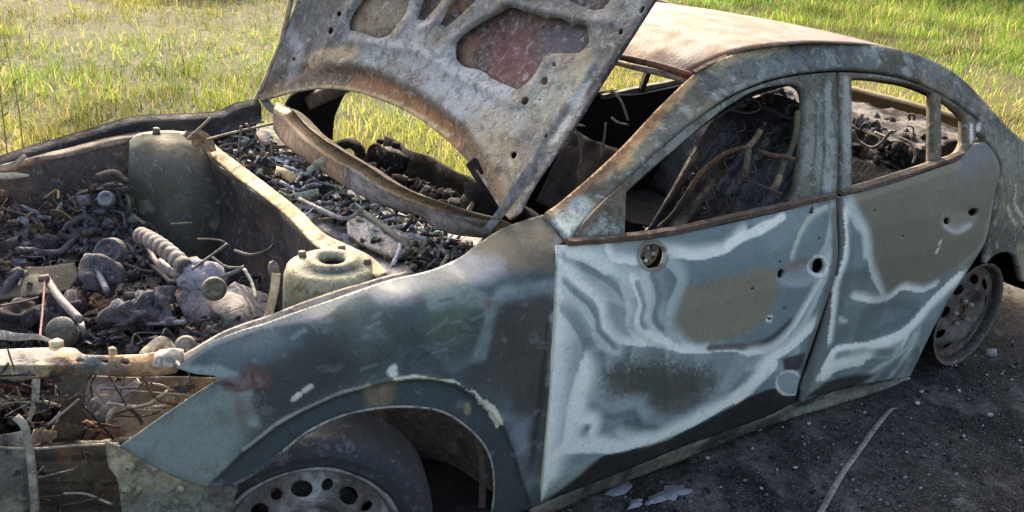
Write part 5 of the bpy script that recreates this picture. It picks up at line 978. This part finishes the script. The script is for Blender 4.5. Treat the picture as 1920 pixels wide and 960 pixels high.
ribbon('latch_bracket', [at(273, 700, y=-.60), at(272, 670, y=-.58), at(286, 654, y=-.56), at(302, 642, y=-.55), at(314, 650, y=-.55), at(324, 668, y=-.57)], .03, xm, srgb(186, 170, 140)); ribbon('tie_bar', [at(-40, 628, z=.69), at(0, 628, z=.69), at(30, 632, z=.69), at(70, 632, z=.69), at(100, 642, z=.68)], [.022, .022, .018, .012, .006], xm, srgb(176, 168, 150))
MB().box(at(106, 647, z=.69), (.022, .022, .022), srgb(206, 186, 146), (0, 0, .5), .2).build('clip', M_RAW, xm); MB().box(at(212, 664, z=.69), (.012, .012, .03), srgb(176, 150, 108), (0, 0, .5), .2).build('clip', M_RAW, xm)
MB().lump(at(320, 672, z=.68), (.07, .05, .04), srgb(176, 164, 152), .4, 10, 7).build('latch', M_RAW, xm)
PU = Paint(srgb(72, 68, 60), (0, 2)); PU.noise(srgb(96, 92, 80), 10, .5, .62, .8, 3).noise(srgb(48, 44, 42), 9, .5, .62, .8, 6)
up_ = sheet('radiator_upright', [(98, 702), (168, 702), (160, 740), (154, 790), (156, 830), (102, 836), (96, 820), (110, 786), (113, 745)], tps([(98, 702, 'y', -.53), (168, 702, 'y', -.53), (154, 830, 'y', -.50), (100, 830, 'y', -.50), (130, 760, 'y', -.55)]), car, M_RAW, PU, [ell(126, 744, 4, 6), ell(130, 792, 3, 4)], step=4, thick=.02, label='dark upright below the crossmember')
PL = Paint(srgb(68, 66, 60), (0, 2)); PL.noise(srgb(84, 78, 68), 6, .45, .6, .8, 3).noise(srgb(44, 42, 42), 6, .5, .62, .8, 6); PL.area([(100, 838), (140, 838), (130, 870), (100, 868)], srgb(108, 86, 60), .015, .6, .02)
sheet('lower_crossmember', [(-60, 838), (60, 838), (160, 832), (252, 828), (222, 860), (226, 905), (232, 990), (40, 1000), (-60, 1000)], tps([(-60, 838, 'y', -.50), (252, 828, 'y', -.56), (232, 990, 'y', -.54), (-60, 1000, 'y', -.52), (100, 900, 'y', -.58)]), car, M_RAW, PL, [ell(160, 856, 6, 6, 9)], step=4.5, thick=.02, relief=lambda q, P: .05 * (fbm(P, 8, 4, 4) - .5) + .012 * (np.abs(((q[:, 1] - 838) % 46) - 23) < 4))
PB2 = Paint(srgb(122, 122, 114), (0, 2)); PB2.noise(srgb(150, 148, 140), 7, .45, .6, .8, 3).noise(srgb(80, 78, 72), 8, .5, .62, .8, 6)
bb = sheet('bumper_beam', [(-60, 822), (20, 812), (46, 806), (58, 850), (64, 910), (62, 990), (-60, 990)], tps([(-60, 822, 'y', -.62), (46, 806, 'y', -.62), (62, 990, 'y', -.64), (-60, 990, 'y', -.66), (10, 900, 'y', -.68)]), car, M_RAW, PB2, [ell(28, 894, 4, 4)], step=4.5, thick=.01, relief=lambda q, P: .03 * (fbm(P, 9, 3, 4) - .5))
ribbon('flange', [at(30, 782, y=-.64), at(46, 800, y=-.66), at(56, 850, y=-.67), at(62, 910, y=-.68), at(66, 975, y=-.68)], .016, bb, srgb(160, 154, 138)); ribbon('flange', [at(46, 800, y=-.64), at(60, 850, y=-.65), at(72, 975, y=-.66)], .012, bb, srgb(110, 104, 92))
ribbon('bent_tab', [at(62, 816, y=-.56), at(84, 818, y=-.55), at(106, 814, y=-.54)], [.03, .03, .014], xm, srgb(150, 126, 98)); wire('wire', [(-20, 838), (60, 842), (140, 836), (222, 832)], .003, srgb(140, 134, 118), car, y=-.66)
dk = MB()
for i in range(120):
    p = at(-20 + 130 * RNG.random(), 712 + 90 * RNG.random(), y=-.35 + .1 * RNG.random()); d = (RNG.random(3) - .5) * .1; dk.tube([p - d, p + (RNG.random(3) - .5) * .06, p + d], .006 + .008 * RNG.random(), [SOOT, srgb(60, 50, 50), srgb(104, 80, 76), srgb(44, 40, 44)][i % 4], n=6, k=3)
for i in range(120):     # torn strips, clips and loom hanging in the front end
    px = -20 + 400 * RNG.random(); py = 706 + 250 * RNG.random() ** 1.3
    if px > 170 and py > 835 - (px - 225) * .68: continue
    p = at(px, py, y=-.47 - .10 * RNG.random() - .12 * (py > 840)); c = [SOOT, srgb(70, 62, 58), srgb(104, 96, 88), srgb(150, 142, 128), srgb(96, 74, 58), srgb(60, 56, 56)][RNG.integers(0, 6)]
    if i % 2:
        d = RNG.normal(size=3) * [.03, .012, .03]; e_ = np.cross(d, RNG.normal(size=3)); e_ = e_ / (np.linalg.norm(e_) + 1e-6) * (.002 + .007 * RNG.random() ** 2); b_ = RNG.normal(size=3) * .012
        dk.add([p - d - e_, p - d + e_, p + b_ - e_, p + b_ + e_, p + d - e_ * .6, p + d + e_ * .6], [(0, 1, 3, 2), (2, 3, 5, 4)], c)
    else:
        d = RNG.normal(size=3) * [.04, .015, .04]; dk.tube([p - d, p + RNG.normal(size=3) * .02, p + d], .0015 + .003 * RNG.random(), c, n=4, k=3)
dk.build('melted_hoses', M_DEB, car, noise=.4, kind='stuff')
PHL = Paint(srgb(94, 84, 72), (0, 2)); PHL.noise(srgb(70, 62, 58), 8, .45, .6, .8, 3).noise(srgb(112, 92, 68), 6, .54, .64, .8, 6); PHL.area([(160, 712), (250, 712), (235, 750), (170, 770)], srgb(150, 148, 158), .015, .8, .02); PHL.area([(160, 800), (210, 800), (225, 832), (160, 832)], srgb(112, 70, 50), .02, .8, .02); PHL.area([(360, 712), (405, 712), (380, 735), (350, 740)], srgb(120, 100, 62), .02, .8, .02)
hl = sheet('headlamp_bay', [(140, 704), (260, 708), (335, 706), (415, 708), (320, 775), (240, 832), (222, 842), (150, 838)], tps([(140, 704, 'y', -.36), (415, 706, 'y', -.58), (222, 842, 'y', -.52), (150, 838, 'y', -.40), (280, 740, 'y', -.42)]), car, M_RAW, PHL, step=4, thick=.004, relief=lambda q, P: .03 * (fbm(P, 12, 3, 4) - .5))
ribbon('bracket', [at(205, 805, y=-.50), at(204, 782, y=-.49), at(214, 768, y=-.48), at(232, 762, y=-.48), at(252, 764, y=-.49)], .014, hl, srgb(150, 146, 136)); ribbon('bracket', [at(182, 782, y=-.46), at(220, 748, y=-.46), at(262, 716, y=-.48)], .022, hl, srgb(140, 138, 140)); wire('wire', [(262, 720), (300, 722), (325, 738), (332, 760)], .003, srgb(140, 132, 116), hl, y=-.5)
wire('wire', [(160, 790), (190, 808), (226, 830)], .005, srgb(126, 88, 66), hl, y=-.5)
PBr = Paint(srgb(112, 114, 104), (0, 2)); PBr.noise(srgb(146, 140, 122), 10, .48, .6, .8, 3).noise(srgb(80, 80, 74), 10, .5, .62, .8, 6); PBr.area([(196, 834), (225, 842), (240, 870), (220, 895), (205, 880)], srgb(176, 166, 140), .012, .8, .02)
br = sheet('bumper_bracket', [(198, 832), (224, 842), (300, 884), (376, 914), (450, 912), (430, 1000), (235, 1000), (222, 905), (206, 880)], moved(SF, (0, .012, 0)), car, M_RAW, PBr, step=4, thick=.006)
for i, (px, py, r) in enumerate([(241, 878, .012), (236, 922, .010), (338, 922, .009), (330, 946, .008), (262, 918, .006)]):
    p = SF([(px, py)])[0]; o = MB().lathe([(.0, .004), (r * .35, .004), (r * .4, .012), (r * .62, .012), (r * .66, .003), (r, .002), (r * 1.05, -.006)], p + [0, .004, 0], (-.4, -.9, .1), srgb(150, 142, 112), n=12).build('bolt', M_RAW, br)
# wheel-arch liner
PLn = Paint(srgb(92, 86, 80), (0, 2)); PLn.noise(srgb(122, 112, 102), 7, .48, .6, .8, 3).noise(srgb(38, 36, 36), 7, .5, .6, .8, 6)
sheet('arch_liner', [(430, 930), (520, 850), (640, 770), (760, 745), (860, 765), (935, 830), (945, 1010), (760, 1040), (430, 1010)], tps([(430, 930, 'y', -.62), (640, 770, 'y', -.68), (860, 765, 'y', -.66), (930, 900, 'y', -.80), (780, 960, 'y', -.46), (760, 1040, 'y', -.46), (430, 1010, 'y', -.5), (940, 1010, 'y', -.8)]), car, M_RAW, PLn, step=6, thick=.004, relief=lambda q, P: .03 * (fbm(P, 7, 3, 4) - .5))
ribbon('liner_edge', [at(893, 812, y=-.83), at(903, 860, y=-.83), at(905, 910, y=-.83), at(902, 970, y=-.83)], .02, car, srgb(84, 74, 66))

# --- wheels
def wheel(name, c, steer, R_, cols, tyre, label, big, small, lug):
    t = bpy.data.objects.new(name, None); link(t, car, label=label); ax = np.array([-math.sin(steer), -math.cos(steer), 0.]); e1 = np.array([math.cos(steer), -math.sin(steer), 0.]); e2 = np.array([0, 0, 1.]); c = np.array(c)
    k = R_ / .22
    MB().lathe([(.220 * k, -.004), (.222 * k, .002), (.218 * k, .004), (.208 * k, -.006), (.200 * k, -.022), (.196 * k, -.07), (.185 * k, -.10), (.19 * k, -.15), (.208 * k, -.165), (.222 * k, -.172)], c, ax, cols[0], n=72, cols=[cols[1], cols[1], cols[1], cols[0], cols[2], cols[2], cols[2], cols[2], cols[0], cols[1]]).build('rim', M_RAW, t, noise=.3, thick=.003)
    holes = []
    for i in range(big):
        a = 2 * math.pi * i / big + .12; holes.append([(.148 * k * math.cos(a) - (.026 * k * math.cos(q)) * math.sin(a) + .019 * k * math.sin(q) * math.cos(a), .148 * k * math.sin(a) + .026 * k * math.cos(q) * math.cos(a) + .019 * k * math.sin(q) * math.sin(a)) for q in np.linspace(0, 2 * math.pi, 12, endpoint=False)])
        if small:
            a += math.pi / big; holes.append([(.156 * k * math.cos(a) + .014 * k * math.cos(q), .156 * k * math.sin(a) + .014 * k * math.sin(q)) for q in np.linspace(0, 2 * math.pi, 10, endpoint=False)])
    hub = [(.028 * k * math.cos(q), .028 * k * math.sin(q)) for q in np.linspace(0, 2 * math.pi, 14, endpoint=False)]; holes.append(hub)
    B = np.array([(.198 * k * math.cos(q), .198 * k * math.sin(q)) for q in np.linspace(0, 2 * math.pi, 90, endpoint=False)]); H = [np.array(h) for h in holes]
    g = np.arange(-.2, .2, .0075); G = np.stack(np.meshgrid(g, g), -1).reshape(-1, 2); G = G[np.hypot(*G.T) < .192 * k]
    for h in H: G = G[~inside(G, h)]; G = G[segdist(G, h, True) > .004]
    pts = np.vstack([B] + H + [G]); ed = []; o = 0
    for v in [B] + H: ed += [(o + i, o + (i + 1) % len(v)) for i in range(len(v))]; o += len(v)
    r = delaunay_2d_cdt([Vector(p) for p in pts], ed, [], 0, 1e-5); vv = np.array([(p.x, p.y) for p in r[0]]); F = np.array([f for f in r[2] if len(f) == 3]); ok = np.ones(len(F), bool)
    for h in H: ok &= ~inside(vv[F].mean(1), h)
    F = F[ok]; rr = np.hypot(*vv.T) / k; dep = np.interp(rr, [0, .03, .055, .07, .085, .105, .13, .16, .18, .2], [-.035, -.035, -.04, -.045, -.03, -.012, -.014, -.026, -.036, -.03])
    ang = np.arctan2(vv[:, 1], vv[:, 0]); dep = dep + .004 * np.cos(ang * big + .3) * np.exp(-((rr - .14) / .03) ** 2)
    P = c + vv[:, :1] * e1 + vv[:, 1:] * e2 + dep[:, None] * ax; n = np.cross(P[F[:, 1]] - P[F[:, 0]], P[F[:, 2]] - P[F[:, 0]]); fl = (n @ ax) < 0; F[fl] = F[fl][:, ::-1]
    f = sstep(.42, .6, fbm(P, 14, 4, 3))[:, None]; cc = cols[0] * (1 - f) + cols[1] * f; f = sstep(.55, .65, fbm(P, 10, 3, 9))[:, None]; cc = cc * (1 - f * .7) + cols[3] * f * .7
    solid(mesh_from('wheel_disc', P, F, M_RAW, t, cc), .004, -1)
    for i in range(lug):
        a = 2 * math.pi * i / lug + .5; p = c + .052 * k * (math.cos(a) * e1 + math.sin(a) * e2) + ax * -.038
        MB().tube([p, p + ax * .022], [.011, .009], srgb(150, 144, 134), n=6, smooth=False).build('lug_nut', M_RAW, t)
    MB().lathe([(0, -.04), (.026 * k, -.04), (.03 * k, -.06), (.06, -.07), (.13, -.08), (.13, -.095), (0, -.1)], c, ax, srgb(70, 60, 54), n=30).build('brake_drum', M_RAW, t, noise=.4)
    if tyre:
        mb = MB(); mb.lathe([(.214, -.008), (.232, .012), (.238, .016), (.241, .013), (.256, .020), (.272, .019), (.275, .015), (.283, .015), (.298, -.004), (.301, -.02), (.298, -.024), (.304, -.04), (.306, -.09), (.304, -.14), (.296, -.175), (.27, -.195), (.235, -.185), (.215, -.165)], c, ax, srgb(52, 53, 55), n=80)
        V = np.array(mb.v); V += .012 * (fbm(V, 8, 3, 4) - .5)[:, None]; low = V[:, 2] < .012; V[low] += np.outer((.012 - V[low][:, 2]) * .3, ax); V[low, 2] = .012 + .004 * RNG.random(low.sum()); mb.v = [tuple(p) for p in V]
        mb.build('tyre', M_TYRE, t)
    return t
wheel('front_wheel', (-.105, -.83, .212), math.radians(20), .22, [srgb(96, 92, 88), srgb(150, 147, 141), srgb(64, 62, 60), srgb(86, 76, 70)], True, 'steered front steel wheel with charred tyre', 8, 8, 0)
wheel('rear_wheel', (2.70, -.80, .222), 0., .222, [srgb(70, 62, 56), srgb(104, 96, 88), srgb(48, 44, 42), srgb(104, 74, 54)], False, 'rusty bare rear wheel rim sunk on the ground', 9, 0, 5)
rl = MB()   # rear arch liner
RA = [(2.26, .28), (2.33, .42), (2.46, .55), (2.63, .62), (2.80, .61), (2.95, .53), (3.05, .40), (3.09, .26)]
loft('rear_arch_liner', [[(x, -.84, z) for x, z in RA], [(x, -.70, z) for x, z in RA], [(x, -.56, z) for x, z in RA]], 30, 8, car, M_BLACK, None, .004, .008, 8)
flat('rear_arch_back', [(2.2, -.56, .62), (3.1, -.56, .62), (3.1, -.56, .15), (2.2, -.56, .15)], 14, 10, SOOT, car, M_BLACK, .01, .004)

# ------------------------------------------------------------------ loose things on the charred ground
gz1 = lambda p: np.array([p[0], p[1], float(ground_z(np.array([p[0]]), np.array([p[1]]))[0])])
q = [gz1(at(px, py, z=0.)) + [0, 0, .008] for px, py in [(1536, 968), (1575, 900), (1610, 850), (1640, 805), (1668, 772), (1679, 768)]]
o = ribbon('metal_strip', q, [.022, .022, .022, .022, .02, .012], None, srgb(132, 126, 114), M_RAW, .003, (.78, -.62, .1)); o['label'] = 'long thin bent metal strip lying on the charred ground'; o['category'] = 'metal strip'
def puddle(px, py, rx, ry, label, seed):
    rg = np.random.default_rng(seed); c = at(px, py, z=0.); v = [gz1(c) + [0, 0, .012]]; n = 28
    for ring, s, h in ((1, .55, .012), (2, 1., .003)):
        for i in range(n):
            a = 2 * math.pi * i / n; k = s * (1 + .5 * (vnoise(np.array([[math.cos(a) * 2 + seed, math.sin(a) * 2, ring * .1]]))[0] - .5) * 2); p = c + [rx * k * math.cos(a), ry * k * math.sin(a), 0]; v.append(gz1(p) + [0, 0, h])
    f = [(0, 1 + i, 1 + (i + 1) % n) for i in range(n)] + [(1 + i, 1 + n + i, 1 + n + (i + 1) % n, 1 + (i + 1) % n) for i in range(n)]
    o = mesh_from('melted_metal', v, f, M_ALU, None, np.tile(srgb(124, 122, 128), (len(v), 1))); o['label'] = label; o['category'] = 'melted metal'; o['group'] = 'hardened splashes of melted metal by the sill'
M_ALU = burnt('melted_aluminium', rough=.45, var=.3, scale=60, bump=.35, metal=.3)
puddle(1262, 926, .055, .03, 'largest pale splash of melted metal below the front door', 3); puddle(1232, 938, .035, .02, 'small pale splash of melted metal left of the largest one', 4); puddle(1158, 918, .045, .025, 'pale splash of melted metal nearest the front of the sill', 5); puddle(1190, 944, .03, .016, 'thin pale splash at the bottom edge between two larger ones', 6)
def stone(px, py, s, col, label, name='stone', cat='stone'):
    p = gz1(at(px, py, z=0.)); o = MB().lump(p + [0, 0, s * .3], (s, s * .8, s * .6), col, .5, 9, 6).build(name, M_DEB, None, noise=.2); o['label'] = label; o['category'] = cat; return o
stone(1720, 756, .022, srgb(206, 190, 168), 'pale stone chip on charred ground above the tip of the strip'); stone(1855, 781, .022, srgb(206, 196, 184), 'pale stone chip at the right below the rear wheel'); stone(1798, 732, .016, srgb(196, 190, 180), 'small pale chip between the strip tip and the rear wheel'); stone(1490, 884, .018, srgb(150, 150, 152), 'grey chip left of the metal strip')
a = stone(1856, 668, .055, srgb(150, 148, 150), 'crumpled grey metal lump beside the rear wheel', 'metal_scrap', 'scrap'); 
rg = np.random.default_rng(12); gm = MB(); n = 8000
xs = -.2 + 4.6 * rg.random(n); ys = -2.0 + 1.7 * rg.random(n); k = (xs > 3.8) | (ys < -.75); xs, ys = xs[k], ys[k]; zs = ground_z(xs, ys)
for i in range(len(xs)):
    s = .003 + .012 * rg.random() ** 4 + .012 * (rg.random() < .03) * rg.random(); c = [srgb(40, 38, 40), srgb(60, 58, 60), srgb(84, 82, 84), srgb(120, 116, 112), srgb(168, 164, 158)][min(4, int(5 * rg.random() ** 1.5))]
    gm.lump((xs[i], ys[i], zs[i] + s * .3), (s * 1.4, s, s * .8), c, .5, 5, 3)
gm.build('cinders', M_DEB, None, kind='stuff', label='cinders and glass crumbs strewn over the charred ground', category='cinders')
